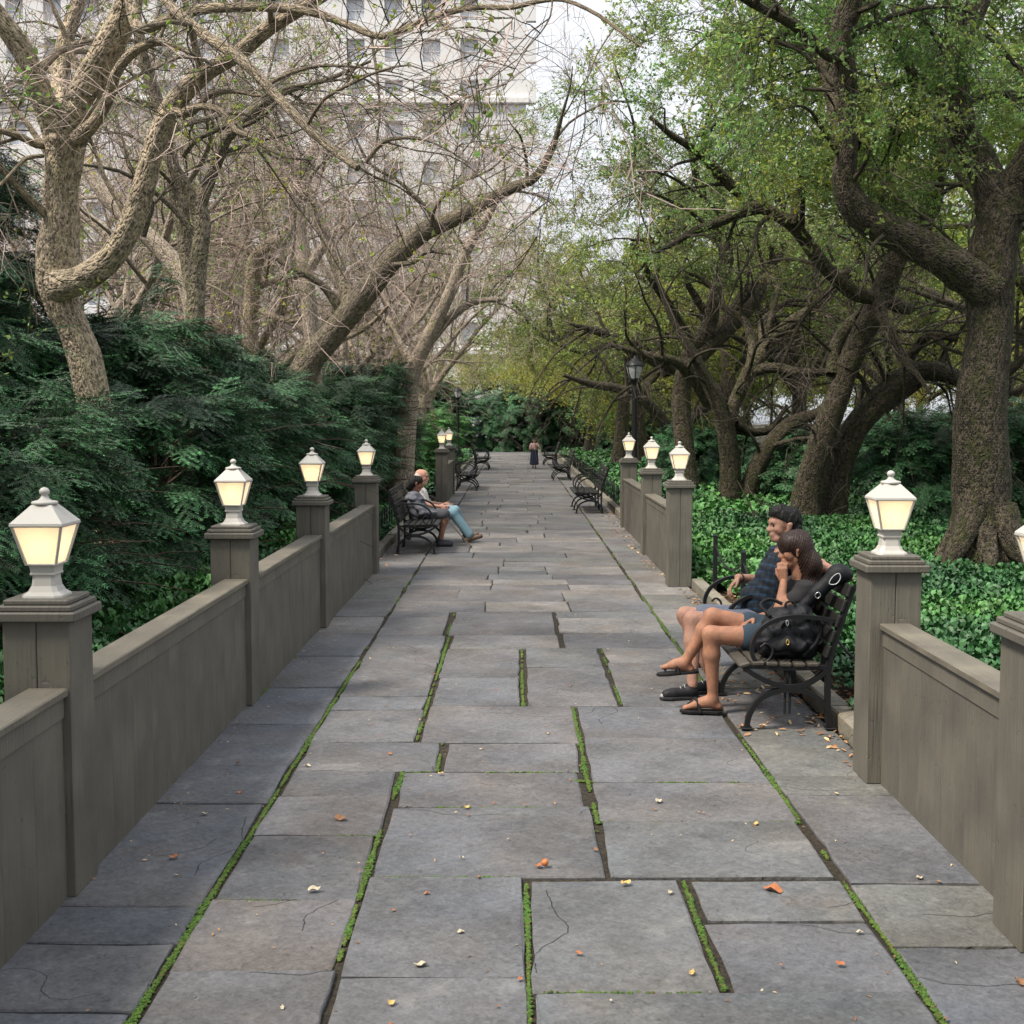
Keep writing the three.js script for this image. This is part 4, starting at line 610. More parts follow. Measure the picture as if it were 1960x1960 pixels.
// main limbs, metres: x, y, z, radius
const LIMBS = {
  pale_near: [[[-3.14,-0.05,-10,0.197],[-3.24,0.82,-10,0.147],[-3.39,2.35,-10,0.131],[-3.48,2.62,-9.98,0.118],[-3.56,2.82,-9.95,0.13],[-3.58,3.02,-9.93,0.168],[-3.57,3.23,-9.9,0.159],[-3.53,3.43,-9.88,0.138],[-3.51,3.73,-9.85,0.125],[-3.47,3.92,-9.83,0.145],[-3.45,4.1,-9.8,0.17]],[[-3.47,4.04,-9.8,0.124],[-3.51,4.19,-9.7,0.102],[-3.56,4.4,-9.6,0.091],[-3.63,4.63,-9.5,0.084],[-3.76,4.84,-9.4,0.075],[-3.88,5.04,-9.3,0.067],[-4,5.31,-9.2,0.047]],[[-3.46,4.08,-9.8,0.114],[-3.52,4.35,-9.96,0.08],[-3.59,4.6,-10.12,0.071],[-3.59,4.95,-10.28,0.065],[-3.53,5.31,-10.44,0.057],[-3.51,5.62,-10.6,0.045]],[[-3.43,4.08,-9.8,0.145],[-3.32,4.25,-9.71,0.127],[-3.21,4.41,-9.63,0.114],[-3.04,4.64,-9.54,0.105],[-2.87,4.88,-9.46,0.096],[-2.76,5.08,-9.37,0.087],[-2.63,5.42,-9.29,0.067],[-2.45,5.73,-9.2,0.039]],[[-3.56,2.95,-9.8,0.124],[-3.34,2.98,-9.72,0.107],[-3.11,3.11,-9.65,0.098],[-2.92,3.32,-9.57,0.091],[-2.77,3.62,-9.49,0.084],[-2.66,3.92,-9.42,0.08],[-2.52,4.17,-9.34,0.075],[-2.34,4.33,-9.26,0.07],[-2.17,4.42,-9.18,0.056],[-1.96,4.51,-9.11,0.054],[-1.73,4.66,-9.03,0.05],[-1.5,4.76,-8.95,0.045],[-1.24,4.88,-8.88,0.038],[-0.94,5.04,-8.8,0.026]],[[-3.32,4.05,-9.7,0.07],[-3.17,4.13,-9.6,0.053],[-3.01,4.3,-9.5,0.044],[-2.92,4.45,-9.4,0.038],[-2.77,4.57,-9.3,0.035],[-2.55,4.62,-9.2,0.027],[-2.33,4.53,-9.1,0.017],[-2.07,4.38,-9,0.011]],[[-2.73,4.95,-9.2,0.058],[-2.68,4.72,-9.11,0.042],[-2.6,4.65,-9.02,0.032],[-2.39,4.7,-8.93,0.032],[-2.15,4.73,-8.84,0.034],[-1.88,4.72,-8.76,0.033],[-1.59,4.69,-8.67,0.031],[-1.31,4.62,-8.58,0.027],[-1.07,4.51,-8.49,0.025],[-0.87,4.42,-8.4,0.023],[-0.65,4.47,-8.31,0.021],[-0.41,4.52,-8.22,0.021],[-0.24,4.52,-8.13,0.019],[-0.02,4.49,-8.04,0.017],[0.14,4.5,-7.96,0.015],[0.3,4.48,-7.87,0.013],[0.51,4.36,-7.78,0.012],[0.66,4.22,-7.69,0.01],[0.76,4.12,-7.6,0.006]],[[-2.55,5.01,-9,0.038],[-2.41,4.81,-8.88,0.036],[-2.27,4.66,-8.76,0.037],[-2.07,4.49,-8.63,0.036],[-1.86,4.34,-8.51,0.04],[-1.7,4.19,-8.39,0.035],[-1.51,3.98,-8.27,0.031],[-1.34,3.8,-8.14,0.029],[-1.15,3.62,-8.02,0.025],[-0.97,3.48,-7.9,0.022]],[[-2.37,4.13,-9.2,0.031],[-2.24,4.15,-9.14,0.025],[-2.09,4.11,-9.09,0.023],[-1.97,3.96,-9.03,0.021],[-1.87,3.91,-8.97,0.019],[-1.74,3.82,-8.91,0.013],[-1.58,3.74,-8.86,0.011],[-1.41,3.71,-8.8,0.007]],[[-2.51,4.16,-9.3,0.039],[-2.33,4.12,-9.21,0.027],[-2.16,4.24,-9.13,0.019],[-1.95,4.23,-9.04,0.017],[-1.76,4.18,-8.96,0.013],[-1.54,4.22,-8.87,0.009],[-1.17,4.25,-8.79,0.007],[-0.83,4.29,-8.7,0.004]],[[-3.56,4.02,-9.8,0.033],[-3.64,4.01,-9.73,0.029],[-3.73,4.05,-9.65,0.029],[-3.86,4.08,-9.57,0.024],[-3.98,4.09,-9.5,0.02]],[[-0.92,3.52,-7.9,0.013],[-0.8,3.63,-7.85,0.013],[-0.65,3.64,-7.8,0.01],[-0.49,3.6,-7.75,0.007],[-0.29,3.48,-7.7,0.005]],[[-3.58,3.92,-9.7,0.016],[-3.67,3.88,-9.6,0.016],[-3.74,3.76,-9.5,0.014],[-3.8,3.64,-9.4,0.012]]],
  dark_twin: [[[-3.63,-0.05,-14,0.152],[-3.59,1.08,-14,0.113],[-3.53,3.09,-14,0.101],[-3.49,3.61,-14,0.101],[-3.44,4.04,-14,0.092],[-3.48,4.29,-14,0.089]],[[-3.48,4.19,-14,0.077],[-3.6,4.46,-13.94,0.065],[-3.74,4.73,-13.88,0.065],[-3.77,5.06,-13.81,0.07],[-3.86,5.41,-13.75,0.07],[-3.95,5.72,-13.69,0.064],[-3.99,6.06,-13.62,0.058],[-4.02,6.37,-13.56,0.052],[-4.08,6.7,-13.5,0.034]],[[-3.59,3.34,-14.2,0.09],[-3.68,3.64,-14.29,0.085],[-3.75,4.1,-14.37,0.091],[-3.85,4.56,-14.46,0.086],[-3.94,5.05,-14.54,0.074],[-4.05,5.42,-14.63,0.068],[-4.2,5.86,-14.71,0.056],[-4.34,6.24,-14.8,0.038]],[[-3.48,4.19,-14,0.077],[-3.33,4.52,-13.92,0.068],[-3.2,4.76,-13.85,0.064],[-3.1,4.94,-13.78,0.061],[-2.87,5.12,-13.7,0.058],[-2.63,5.29,-13.62,0.049],[-2.33,5.4,-13.55,0.034],[-1.98,5.47,-13.48,0.026],[-1.5,5.64,-13.4,0.014]],[[-3.59,4.75,-13.8,0.035],[-3.4,4.88,-13.63,0.032],[-3.1,4.97,-13.47,0.028],[-2.82,5,-13.3,0.022]],[[-4.04,3.9,-13.8,0.041],[-3.95,4.09,-13.73,0.035],[-3.89,4.22,-13.67,0.026],[-3.95,4.4,-13.6,0.014]]],
  leaning: [[[-3.83,-0.05,-20,0.348],[-3.63,0.93,-20,0.26],[-3.33,2.66,-20,0.232],[-2.97,3.11,-19.87,0.21],[-2.61,3.51,-19.74,0.192],[-2.22,3.95,-19.61,0.174],[-1.8,4.42,-19.49,0.165],[-1.38,4.76,-19.36,0.151],[-0.97,4.9,-19.23,0.122],[-0.57,5.08,-19.1,0.101],[-0.04,5.33,-18.97,0.088],[0.3,5.46,-18.84,0.064],[0.55,5.86,-18.71,0.051],[0.63,6.09,-18.59,0.035],[0.7,6.33,-18.46,0.023],[0.79,6.63,-18.33,0.015],[0.82,6.89,-18.2,0.008]],[[-2.58,3.6,-19.8,0.142],[-2.63,3.9,-19.89,0.126],[-2.8,4.32,-19.98,0.114],[-3.06,4.95,-20.06,0.098],[-3.32,5.58,-20.15,0.094],[-3.54,6.01,-20.24,0.086],[-3.88,6.52,-20.32,0.069],[-4.06,6.87,-20.41,0.052],[-4.29,7.31,-20.5,0.035]],[[-2.76,3.65,-19.9,0.076],[-2.95,3.93,-19.82,0.067],[-3.15,4.09,-19.75,0.058],[-3.46,4.24,-19.68,0.046],[-3.81,4.44,-19.6,0.033]],[[-1.21,4.82,-19.2,0.049],[-1.28,5,-19.1,0.032],[-1.75,5.45,-19,0.028],[-2.13,5.66,-18.9,0.024],[-2.38,6.1,-18.8,0.016]],[[-1.25,4.82,-19.2,0.041],[-1.2,5.03,-19.02,0.028],[-0.87,5.35,-18.85,0.024],[-0.36,5.54,-18.68,0.016],[-0.04,5.81,-18.5,0.012]],[[-1.86,4.24,-19.3,0.041],[-1.53,4.27,-19.2,0.037],[-1.32,4.41,-19.1,0.028],[-0.96,4.36,-19,0.016]]],
  pale_mid: [[[-3.7,-0.05,-22,0.223],[-3.62,0.96,-22,0.167],[-3.5,2.73,-22,0.149],[-3.56,3.65,-22,0.149],[-3.64,4.56,-22,0.139],[-3.72,5.15,-22,0.121],[-3.77,5.46,-22,0.102],[-3.9,5.91,-22,0.07],[-4.17,6.36,-22,0.037]],[[-3.6,4.47,-22,0.102],[-3.2,4.99,-21.87,0.069],[-2.91,5.2,-21.73,0.055],[-2.71,4.96,-21.6,0.037]]],
  pale_stump: [[[-4.81,-0.05,-23,0.219],[-4.81,1.25,-23,0.164],[-4.81,3.58,-23,0.146],[-4.73,4.29,-22.91,0.145],[-4.66,4.73,-22.83,0.145],[-4.42,4.98,-22.74,0.135],[-4.07,5.15,-22.66,0.12],[-3.91,5.46,-22.57,0.095],[-3.8,6,-22.49,0.057],[-3.54,6.63,-22.4,0.038]],[[-4.72,4.87,-23,0.107],[-4.84,4.95,-22.93,0.068],[-5.07,5.04,-22.87,0.043],[-5.43,5.05,-22.8,0.029]],[[-4.68,4.3,-23,0.078],[-4.3,4.37,-22.8,0.058],[-3.84,4.4,-22.6,0.048]],[[-4.71,3.92,-23,0.068],[-4.41,3.76,-22.83,0.058],[-4.05,3.65,-22.67,0.053],[-3.69,3.69,-22.5,0.043]]],
  pale_right: [[[-2.39,-0.05,-26,0.264],[-2.27,1,-26,0.197],[-2.09,2.87,-26,0.176],[-1.8,3.46,-25.83,0.153],[-1.49,4.04,-25.67,0.136],[-1.18,4.71,-25.5,0.119],[-0.91,5.32,-25.33,0.096],[-0.54,5.87,-25.17,0.08],[-0.22,6.45,-25,0.048]],[[-1.76,3.47,-26,0.099],[-1.31,3.94,-25.83,0.082],[-0.82,4.25,-25.67,0.065],[-0.22,4.29,-25.5,0.043]],[[-2.09,2.98,-26,0.11],[-2.54,3.75,-26.17,0.077],[-2.71,4.42,-26.33,0.067],[-3,5.09,-26.5,0.045]]],
  big_right: [[[5.79,-0.05,-15.5,0.467],[5.77,0.76,-15.5,0.348],[5.74,2.18,-15.5,0.311],[5.78,2.56,-15.5,0.282],[5.82,3.14,-15.5,0.277],[5.81,3.63,-15.5,0.294],[5.83,3.95,-15.5,0.3],[5.92,4.39,-15.5,0.277]],[[5.76,3.46,-15.4,0.26],[5.4,3.69,-15.31,0.233],[5.05,3.88,-15.23,0.225],[4.64,4.06,-15.14,0.198],[4.29,4.2,-15.06,0.191],[3.98,4.43,-14.97,0.174],[3.85,4.69,-14.89,0.145],[3.85,5.04,-14.8,0.131],[3.82,5.5,-14.71,0.127],[3.74,5.92,-14.63,0.133],[3.68,6.19,-14.54,0.129],[3.74,6.45,-14.46,0.137],[3.77,6.74,-14.37,0.121],[3.85,7.39,-14.29,0.085],[3.73,8.09,-14.2,0.048]],[[5.92,4.3,-15.5,0.275],[5.79,4.82,-15.57,0.197],[5.56,5.27,-15.64,0.182],[5.42,5.67,-15.71,0.173],[5.37,6.07,-15.78,0.167],[5.37,6.34,-15.85,0.161],[5.54,6.65,-15.92,0.151],[5.72,6.99,-15.99,0.142],[5.86,7.37,-16.06,0.129],[5.77,8.1,-16.13,0.089],[5.9,8.95,-16.2,0.048]],[[5.96,4.42,-15.5,0.229],[6.08,4.76,-15.42,0.202],[6.17,5.02,-15.33,0.178],[6.31,5.38,-15.25,0.148],[6.41,5.91,-15.17,0.115],[6.64,6.49,-15.08,0.08],[6.73,7.22,-15,0.044]],[[3.67,6.03,-14.5,0.092],[3.47,5.95,-14.28,0.066],[3.16,6.13,-14.07,0.059],[2.82,6.24,-13.85,0.053],[2.49,6.31,-13.63,0.046],[2.18,6.42,-13.42,0.034],[1.73,6.61,-13.2,0.02]],[[3.67,6.09,-14.5,0.092],[3.6,6.31,-14.58,0.077],[3.58,6.66,-14.65,0.077],[3.47,7.04,-14.73,0.056],[3.24,7.59,-14.8,0.031]],[[5.43,5.33,-15.6,0.066],[5.19,5.66,-15.8,0.047],[4.93,5.71,-16,0.041],[4.73,5.62,-16.2,0.034],[4.51,5.64,-16.4,0.021]],[[5.38,5.98,-15.8,0.073],[5.21,5.96,-15.96,0.054],[5.09,6.19,-16.12,0.051],[4.87,6.17,-16.28,0.045],[4.65,6.13,-16.44,0.042],[4.42,6.15,-16.6,0.032]],[[5.49,5.78,-15.9,0.074],[5.71,5.88,-15.8,0.06],[6,5.88,-15.7,0.053],[6.28,5.83,-15.6,0.04],[6.53,5.9,-15.5,0.026]],[[3.33,5.71,-14.8,0.019],[3.64,5.7,-14.8,0.028],[3.82,5.73,-14.8,0.038]]],
  twin_right: [[[5.15,-0.05,-22.4,0.399],[5.17,-0.05,-22.4,0.298],[5.2,-0.13,-22.4,0.266],[5.23,0.66,-22.36,0.234],[5.39,1.29,-22.32,0.226],[5.56,1.87,-22.28,0.226],[5.74,2.37,-22.24,0.202],[5.87,2.83,-22.2,0.194]],[[5.84,2.78,-22.2,0.206],[6.12,3.43,-22.13,0.224],[6.41,4.11,-22.06,0.205],[6.56,4.56,-21.99,0.191],[6.8,5.09,-21.92,0.181],[7.13,5.53,-21.85,0.171],[7.21,6.09,-21.78,0.138],[7.14,6.96,-21.71,0.124],[7.12,7.51,-21.64,0.101],[6.88,8.23,-21.57,0.068],[6.75,9.12,-21.5,0.041]],[[5.84,-0.05,-22.7,0.393],[5.82,-0.06,-22.7,0.293],[5.79,-0.16,-22.7,0.262],[5.83,0.88,-22.63,0.237],[6.07,1.67,-22.56,0.236],[6.43,2.14,-22.49,0.228],[6.79,2.53,-22.42,0.212],[7.27,2.76,-22.35,0.176],[7.71,2.64,-22.28,0.148],[8.04,2.52,-22.21,0.132],[8.43,2.6,-22.14,0.101],[8.97,3.05,-22.07,0.069],[9.48,3.96,-22,0.038]],[[6.83,3.8,-21.9,0.102],[6.63,3.8,-21.7,0.119],[6.25,3.92,-21.5,0.114],[5.74,3.99,-21.3,0.126],[5.33,4.23,-21.1,0.116],[4.88,4.68,-20.9,0.115],[4.53,5.04,-20.7,0.109],[4.05,5.26,-20.5,0.095],[3.59,5.48,-20.3,0.094],[3.21,5.77,-20.1,0.089],[2.85,6.06,-19.9,0.076],[2.41,6.26,-19.7,0.05],[2.06,6.49,-19.5,0.029]],[[4.5,5.03,-20.6,0.07],[4.6,5.59,-20.7,0.066],[4.73,5.78,-20.8,0.062],[5.24,6.18,-20.9,0.053],[5.74,6.59,-21,0.036]],[[4.66,5.7,-20.6,0.061],[4.46,6.06,-20.48,0.052],[4.22,6.45,-20.36,0.052],[4.14,6.75,-20.24,0.043],[3.95,6.92,-20.12,0.026],[3.79,7.38,-20,0.017]],[[6.37,2.06,-22.4,0.102],[6.64,2.1,-22.55,0.102],[7,2.34,-22.7,0.095],[7.4,2.58,-22.85,0.072],[7.87,3.02,-23,0.04]],[[5.57,2.67,-22.2,0.116],[5.69,3.17,-22.4,0.117],[5.98,3.59,-22.6,0.11],[6.45,3.94,-22.8,0.077],[6.74,4.72,-23,0.043]],[[6.62,2.59,-22.4,0.117],[7.24,2.76,-22.53,0.126],[7.78,2.76,-22.67,0.11],[8.22,2.52,-22.8,0.094]],[[6.96,2.99,-22.2,0.083],[7.18,3.34,-21.9,0.082],[7.56,3.28,-21.6,0.073]]],
  fork_right: [[[4.65,-0.05,-27,0.354],[4.65,-0.03,-27,0.264],[4.65,-0.08,-27,0.236],[4.62,0.92,-26.89,0.216],[4.5,1.62,-26.77,0.201],[4.33,2.18,-26.66,0.172],[4.03,2.73,-26.54,0.139],[3.78,3.18,-26.43,0.111],[3.3,3.9,-26.31,0.074],[2.91,4.88,-26.2,0.037]],[[4.79,-0.05,-27,0.312],[4.83,-0.01,-27,0.233],[4.89,-0.03,-27,0.208],[5.23,0.91,-26.9,0.193],[5.58,1.48,-26.8,0.178],[5.92,1.81,-26.7,0.159],[6.45,2.04,-26.6,0.112],[6.88,2.59,-26.5,0.074],[7.2,3.36,-26.4,0.042]],[[4.56,1.52,-27,0.142],[4.69,2.09,-27.12,0.133],[4.89,2.61,-27.24,0.124],[5.19,3.13,-27.36,0.105],[5.49,3.8,-27.48,0.067],[5.78,4.84,-27.6,0.039]],[[4.77,1.8,-27,0.085],[5.17,1.61,-27.13,0.076],[5.53,1.66,-27.27,0.067],[5.93,2.18,-27.4,0.043]],[[4.56,1.67,-27,0.121],[4.78,2.32,-27.17,0.152],[5.22,3.13,-27.33,0.153],[5.86,3.85,-27.5,0.144],[6.6,4.37,-27.67,0.124],[7.14,4.89,-27.83,0.094],[7.58,5.73,-28,0.052]],[[4.49,1.77,-27,0.101],[4.86,1.64,-27.2,0.102],[5.46,1.61,-27.4,0.092],[6.01,1.92,-27.6,0.072]],[[4.17,2.22,-27,0.141],[3.72,2.81,-26.75,0.12],[3.34,3.1,-26.5,0.109],[2.87,3.18,-26.25,0.079],[1.97,3.41,-26,0.049]]],
  mid_right: [[[4.31,-0.05,-31,0.281],[4.23,0.84,-31,0.246],[4.11,2.4,-31,0.234],[4.24,3.37,-30.83,0.205],[4.69,4.06,-30.67,0.193],[4.85,4.93,-30.5,0.164],[5.08,5.67,-30.33,0.163],[4.78,6.33,-30.17,0.125],[4.49,6.98,-30,0.108],[4.27,7.44,-29.83,0.096],[4.12,7.96,-29.67,0.075],[3.85,8.76,-29.5,0.042]],[[4.42,3.57,-31,0.157],[5.15,4.22,-31.1,0.145],[5.61,4.87,-31.2,0.145],[6.21,5.47,-31.3,0.132],[6.74,6.32,-31.4,0.093],[7.08,7.11,-31.5,0.06]],[[4.95,5.63,-30,0.101],[5.19,6.18,-30,0.07],[5.68,6.49,-30,0.057],[6.24,6.86,-30,0.044]],[[4.88,5.81,-30,0.089],[5.09,6.22,-29.8,0.063],[4.75,6.34,-29.6,0.056],[4.1,6.34,-29.4,0.056],[3.59,6.16,-29.2,0.043],[3.2,6.13,-29,0.025]],[[4.61,4.44,-30.6,0.103],[4.05,5.23,-30.33,0.077],[3.7,5.76,-30.05,0.064],[3.23,6.03,-29.78,0.05],[2.71,6.02,-29.5,0.031]],[[4.07,3.05,-30.5,0.228],[4.73,3.62,-30.75,0.184],[5.9,4.78,-31,0.162],[6.4,5.71,-31.25,0.105],[6.9,6.43,-31.5,0.059]],[[4.22,3.58,-30,0.157],[3.67,4.44,-29.67,0.111],[3.19,5.05,-29.33,0.088],[2.67,5.86,-29,0.054]]],
  far_right: [[[6.14,-0.05,-36,0.238],[6.14,0.71,-36,0.211],[6.14,2.02,-36,0.207],[6.09,3.38,-36,0.195],[5.96,4.73,-36,0.17],[6.02,5.47,-36,0.134],[6.54,6.22,-36,0.085],[7.12,7.25,-36,0.049]],[[5.96,4.35,-36,0.167],[5.16,4.86,-35.75,0.121],[4.38,5.57,-35.5,0.113],[4.65,4.82,-35.25,0.089],[3.89,3.7,-35,0.074]],[[4.5,1.32,-35.5,0.186],[3.84,2.17,-35,0.157],[3.01,2.65,-34.5,0.129],[2.08,2.8,-34,0.102],[1.3,3.03,-33.5,0.05]],[[4.5,1.32,-35.5,0.186],[5.06,1.91,-35.75,0.16],[5.69,2.44,-36,0.135],[6.39,3.39,-36.25,0.108],[7.51,4.2,-36.5,0.068]],[[4.88,3.11,-36,0.148],[4.18,3.5,-35.75,0.134],[3.35,4.01,-35.5,0.119],[2.28,4.32,-35.25,0.092],[1.48,4.5,-35,0.052]],[[4.41,3.11,-36,0.188],[3.96,4.6,-36.33,0.136],[4.26,5.7,-36.67,0.11],[3.75,6.68,-37,0.069]]],
  path_right: [[[3.77,-0.05,-46,0.292],[3.85,0.71,-46,0.255],[3.97,2.04,-46,0.243],[4.14,3.19,-45.83,0.194],[4.7,4.14,-45.67,0.164],[5.06,4.89,-45.5,0.144],[5.22,5.82,-45.33,0.105],[5.66,6.56,-45.17,0.067],[6.48,7.28,-45,0.038]],[[4.45,3.58,-46,0.253],[4.02,4.62,-45.62,0.212],[3.23,4.88,-45.25,0.172],[2.35,5.04,-44.88,0.123],[1.59,4.64,-44.5,0.085]],[[5.08,3.7,-44,0.186],[4.3,4.13,-43.57,0.147],[3.35,4.38,-43.14,0.119],[2.42,4.09,-42.71,0.09],[1.51,4.33,-42.29,0.071],[0.7,4.74,-41.86,0.062],[0.26,5.32,-41.43,0.044],[-0.09,5.62,-41,0.026]],[[4.85,-0.05,-47,0.263],[4.77,0.71,-47,0.23],[4.65,2.04,-47,0.219],[5.04,3.22,-47,0.164],[6.02,4.3,-47,0.142],[6.79,5.58,-47,0.098],[6.97,7.03,-47,0.055]]],
  pale_slant: [[[-3.85,-0.05,-16,0.192],[-3.93,1.14,-16,0.143],[-4.05,3.25,-16,0.128],[-4.21,3.72,-16.09,0.122],[-4.53,4.1,-16.17,0.116],[-4.89,4.41,-16.26,0.11],[-5.24,4.76,-16.34,0.097],[-5.5,5.11,-16.43,0.083],[-5.66,5.4,-16.51,0.063],[-5.85,5.89,-16.6,0.035]]],
  pale_low: [[[-4.92,-0.05,-17.5,0.134],[-4.98,1.18,-17.5,0.1],[-5.07,3.37,-17.5,0.089],[-5.22,3.74,-17.55,0.082],[-5.38,4,-17.6,0.074],[-5.68,4.48,-17.65,0.082],[-5.95,4.71,-17.7,0.067],[-6.14,4.93,-17.75,0.053],[-6.45,5.3,-17.8,0.03]]],
};
// ================================================================ trees
function tube(pts, sides, opt = {}) {            // tapered, knotty limb through [x,y,z,r] points
  const { seg = 3, rough = 0.07, flare = 0, seed = 1 } = opt, c = new THREE.CatmullRomCurve3(pts.map(p => V(p[0], p[1], p[2])), false, 'centripetal'), n = (pts.length - 1) * seg;
  const pos = [], nor = [], uv = [], idx = []; let prev = null, nrm = null, len = 0, last = null; const r0 = pts[0][3], N = Math.max(1, Math.round(6.283 * r0 / 0.75));
  for (let i = 0; i <= n; i++) {
    const s = i / seg, a = Math.min(Math.floor(s), pts.length - 2), f = s - a, p = c.getPoint(i / n), t = c.getTangent(i / n), R = lerp(pts[a][3], pts[a + 1][3], sm(f));
    if (!nrm) { nrm = Math.abs(t.y) > 0.9 ? V(1, 0, 0) : V(0, 1, 0); } nrm.sub(t.clone().multiplyScalar(nrm.dot(t))).normalize(); const b = t.clone().cross(nrm);
    if (last) len += p.distanceTo(last); last = p;
    for (let k = 0; k <= sides; k++) {
      const th = k / sides * 6.28318, cx = Math.cos(th), sy = Math.sin(th), d = V().addScaledVector(nrm, cx).addScaledVector(b, sy);
      let q = R * (1 + rough * 2 * (n3(p.x * 3 + d.x * 1.3 + seed, p.y * 3 + d.y * 1.3, p.z * 3 + d.z * 1.3) - 0.5) + rough * 1.3 * (n3(p.x * 9 + d.x * 2.5, p.y * 9 + d.y * 2.5 + seed, p.z * 9 + d.z * 2.5) - 0.5));
      if (flare) q *= 1 + flare * Math.exp(-Math.max(p.y, 0) / 0.35) * (0.35 + 0.65 * Math.pow(Math.abs(Math.cos(th * 2.5 + seed)), 2));
      pos.push(p.x + d.x * q, p.y + d.y * q, p.z + d.z * q); nor.push(d.x, d.y, d.z); uv.push(k / sides * N * 0.75, len);
    }
  }
  const w = sides + 1; for (let i = 0; i < n; i++) for (let k = 0; k < sides; k++) { const a = i * w + k; idx.push(a, a + w, a + 1, a + 1, a + w, a + w + 1); }
  const e = pts[pts.length - 1], ci = pos.length / 3; pos.push(last.x, last.y, last.z); nor.push(...c.getTangent(1).toArray()); uv.push(0, len); for (let k = 0; k < sides; k++) idx.push(n * w + k, ci, n * w + k + 1);
  const g = new THREE.BufferGeometry(); g.setAttribute('position', new THREE.Float32BufferAttribute(pos, 3)); g.setAttribute('normal', new THREE.Float32BufferAttribute(nor, 3)); g.setAttribute('uv', new THREE.Float32BufferAttribute(uv, 2)); g.setIndex(idx); g.computeVertexNormals(); return g;
}
const perp = (d, r) => { const v = V(r() - 0.5, r() - 0.5, r() - 0.5); return v.sub(d.clone().multiplyScalar(v.dot(d))).normalize(); };
function sprout(limb, n, t0, len, up, droop, wander, rs, r) {     // side branches along a limb
  const out = [], c = new THREE.CatmullRomCurve3(limb.map(p => V(p[0], p[1], p[2])), false, 'centripetal');
  for (let i = 0; i < n; i++) {
    const t = t0 + (1 - t0) * (i + r()) / n, p = c.getPoint(t), d = c.getTangent(t), s = t * (limb.length - 1), a = Math.min(Math.floor(s), limb.length - 2), R = lerp(limb[a][3], limb[a + 1][3], s - a);
    const dir = d.clone().multiplyScalar(0.55).add(perp(d, r).multiplyScalar(0.95)).add(V(0, up, 0)).normalize(), L = len * rr(0.55, 1.35, r), k = 5, rad = Math.max(0.005, Math.min(R * 0.5, 0.012 + L * 0.016) * rs), pts = [[p.x, p.y, p.z, rad]];
    for (let q = 1; q <= k; q++) { dir.add(V((r() - 0.5) * wander, (r() - 0.5) * wander - droop * q / k, (r() - 0.5) * wander)).normalize(); p.addScaledVector(dir, L / k); pts.push([p.x, p.y, p.z, Math.max(0.0035, rad * (1 - 0.8 * q / k))]); }
    out.push(pts);
  }
  return out;
}
// ---- clusters that are put on the twigs
function clusterGeo(leaves, L, size, seed, side = 3, twigTone = [0.35, 0.3, 0.28]) {
  const r = mulberry(seed), pos = [], col = [];
  const seg = (a, b, w, w2) => { const d = b.clone().sub(a).normalize(), u = perp(d, r), v = d.clone().cross(u), R = (c, k) => [0, 2.09, 4.19].map(t => c.clone().addScaledVector(u, k * Math.cos(t)).addScaledVector(v, k * Math.sin(t))), q = R(a, w), e = R(b, w2); for (let i = 0; i < 3; i++) { const k = (i + 1) % 3; pos.push(...q[i].toArray(), ...q[k].toArray(), ...e[k].toArray(), ...q[i].toArray(), ...e[k].toArray(), ...e[i].toArray()); for (let m = 0; m < 6; m++) col.push(...twigTone); } };
  const cone = (a, b, w) => { const l = a.distanceTo(b), d = b.clone().sub(a).normalize(), o = perp(d, r).multiplyScalar(l * rr(0.06, 0.16, r)), o2 = perp(d, r).multiplyScalar(l * rr(0.02, 0.08, r)), m1 = a.clone().lerp(b, 0.36).add(o), m2 = a.clone().lerp(b, 0.7).addScaledVector(o, 0.8).add(o2); seg(a, m1, w, w * 0.75); seg(m1, m2, w * 0.75, w * 0.5); seg(m2, b, w * 0.5, w * 0.15); };
  const tips = [], base = V(0, 0, 0), end = V(0.05 * L, L, 0.03 * L); cone(base, end, 0.0042); tips.push([base, end]);
  for (let i = 0; i < side; i++) { const a = base.clone().lerp(end, 0.15 + 0.7 * i / side), b = a.clone().add(V(rr(-1, 1, r), rr(0.3, 1, r), rr(-1, 1, r)).normalize().multiplyScalar(L * rr(0.35, 0.6, r))); cone(a, b, 0.003); tips.push([a, b]); }
  for (let i = 0; i < leaves; i++) {
    const [a, b] = tips[i % tips.length], p = a.clone().lerp(b, 0.15 + 0.85 * r()), d = V(rr(-1, 1, r), rr(-0.7, 0.6, r), rr(-1, 1, r)).normalize(), s = perp(d, r), n = d.clone().cross(s), l = size * rr(0.7, 1.25, r), w = l * rr(0.24, 0.32, r), m = p.clone().addScaledVector(d, l * 0.5);
    const A = p, T = p.clone().addScaledVector(d, l).addScaledVector(n, -l * 0.12), E = m.clone().addScaledVector(s, w).addScaledVector(n, w * 0.45), F = m.clone().addScaledVector(s, -w).addScaledVector(n, w * 0.45), k = rr(0.72, 1.25, r), y = r();
    for (const tr of [[A, E, T], [A, T, F]]) for (const v of tr) { pos.push(v.x, v.y, v.z); col.push(k * lerp(0.85, 1.25, y), k, k * lerp(1.1, 0.75, y)); }
  }
  const g = new THREE.BufferGeometry(); g.setAttribute('position', new THREE.Float32BufferAttribute(pos, 3)); g.setAttribute('color', new THREE.Float32BufferAttribute(col, 3)); g.computeVertexNormals(); return g;
}
const CL = { leafA: clusterGeo(26, 0.46, 0.05, 1, 4), leafB: clusterGeo(24, 0.5, 0.056, 2, 4), sparse: clusterGeo(8, 0.5, 0.045, 3, 4), bare: clusterGeo(0, 0.75, 0, 4, 8, [1, 1, 1]), bareB: clusterGeo(0, 0.85, 0, 5, 11, [1, 1, 1]), far: clusterGeo(46, 0.8, 0.078, 6, 5) };
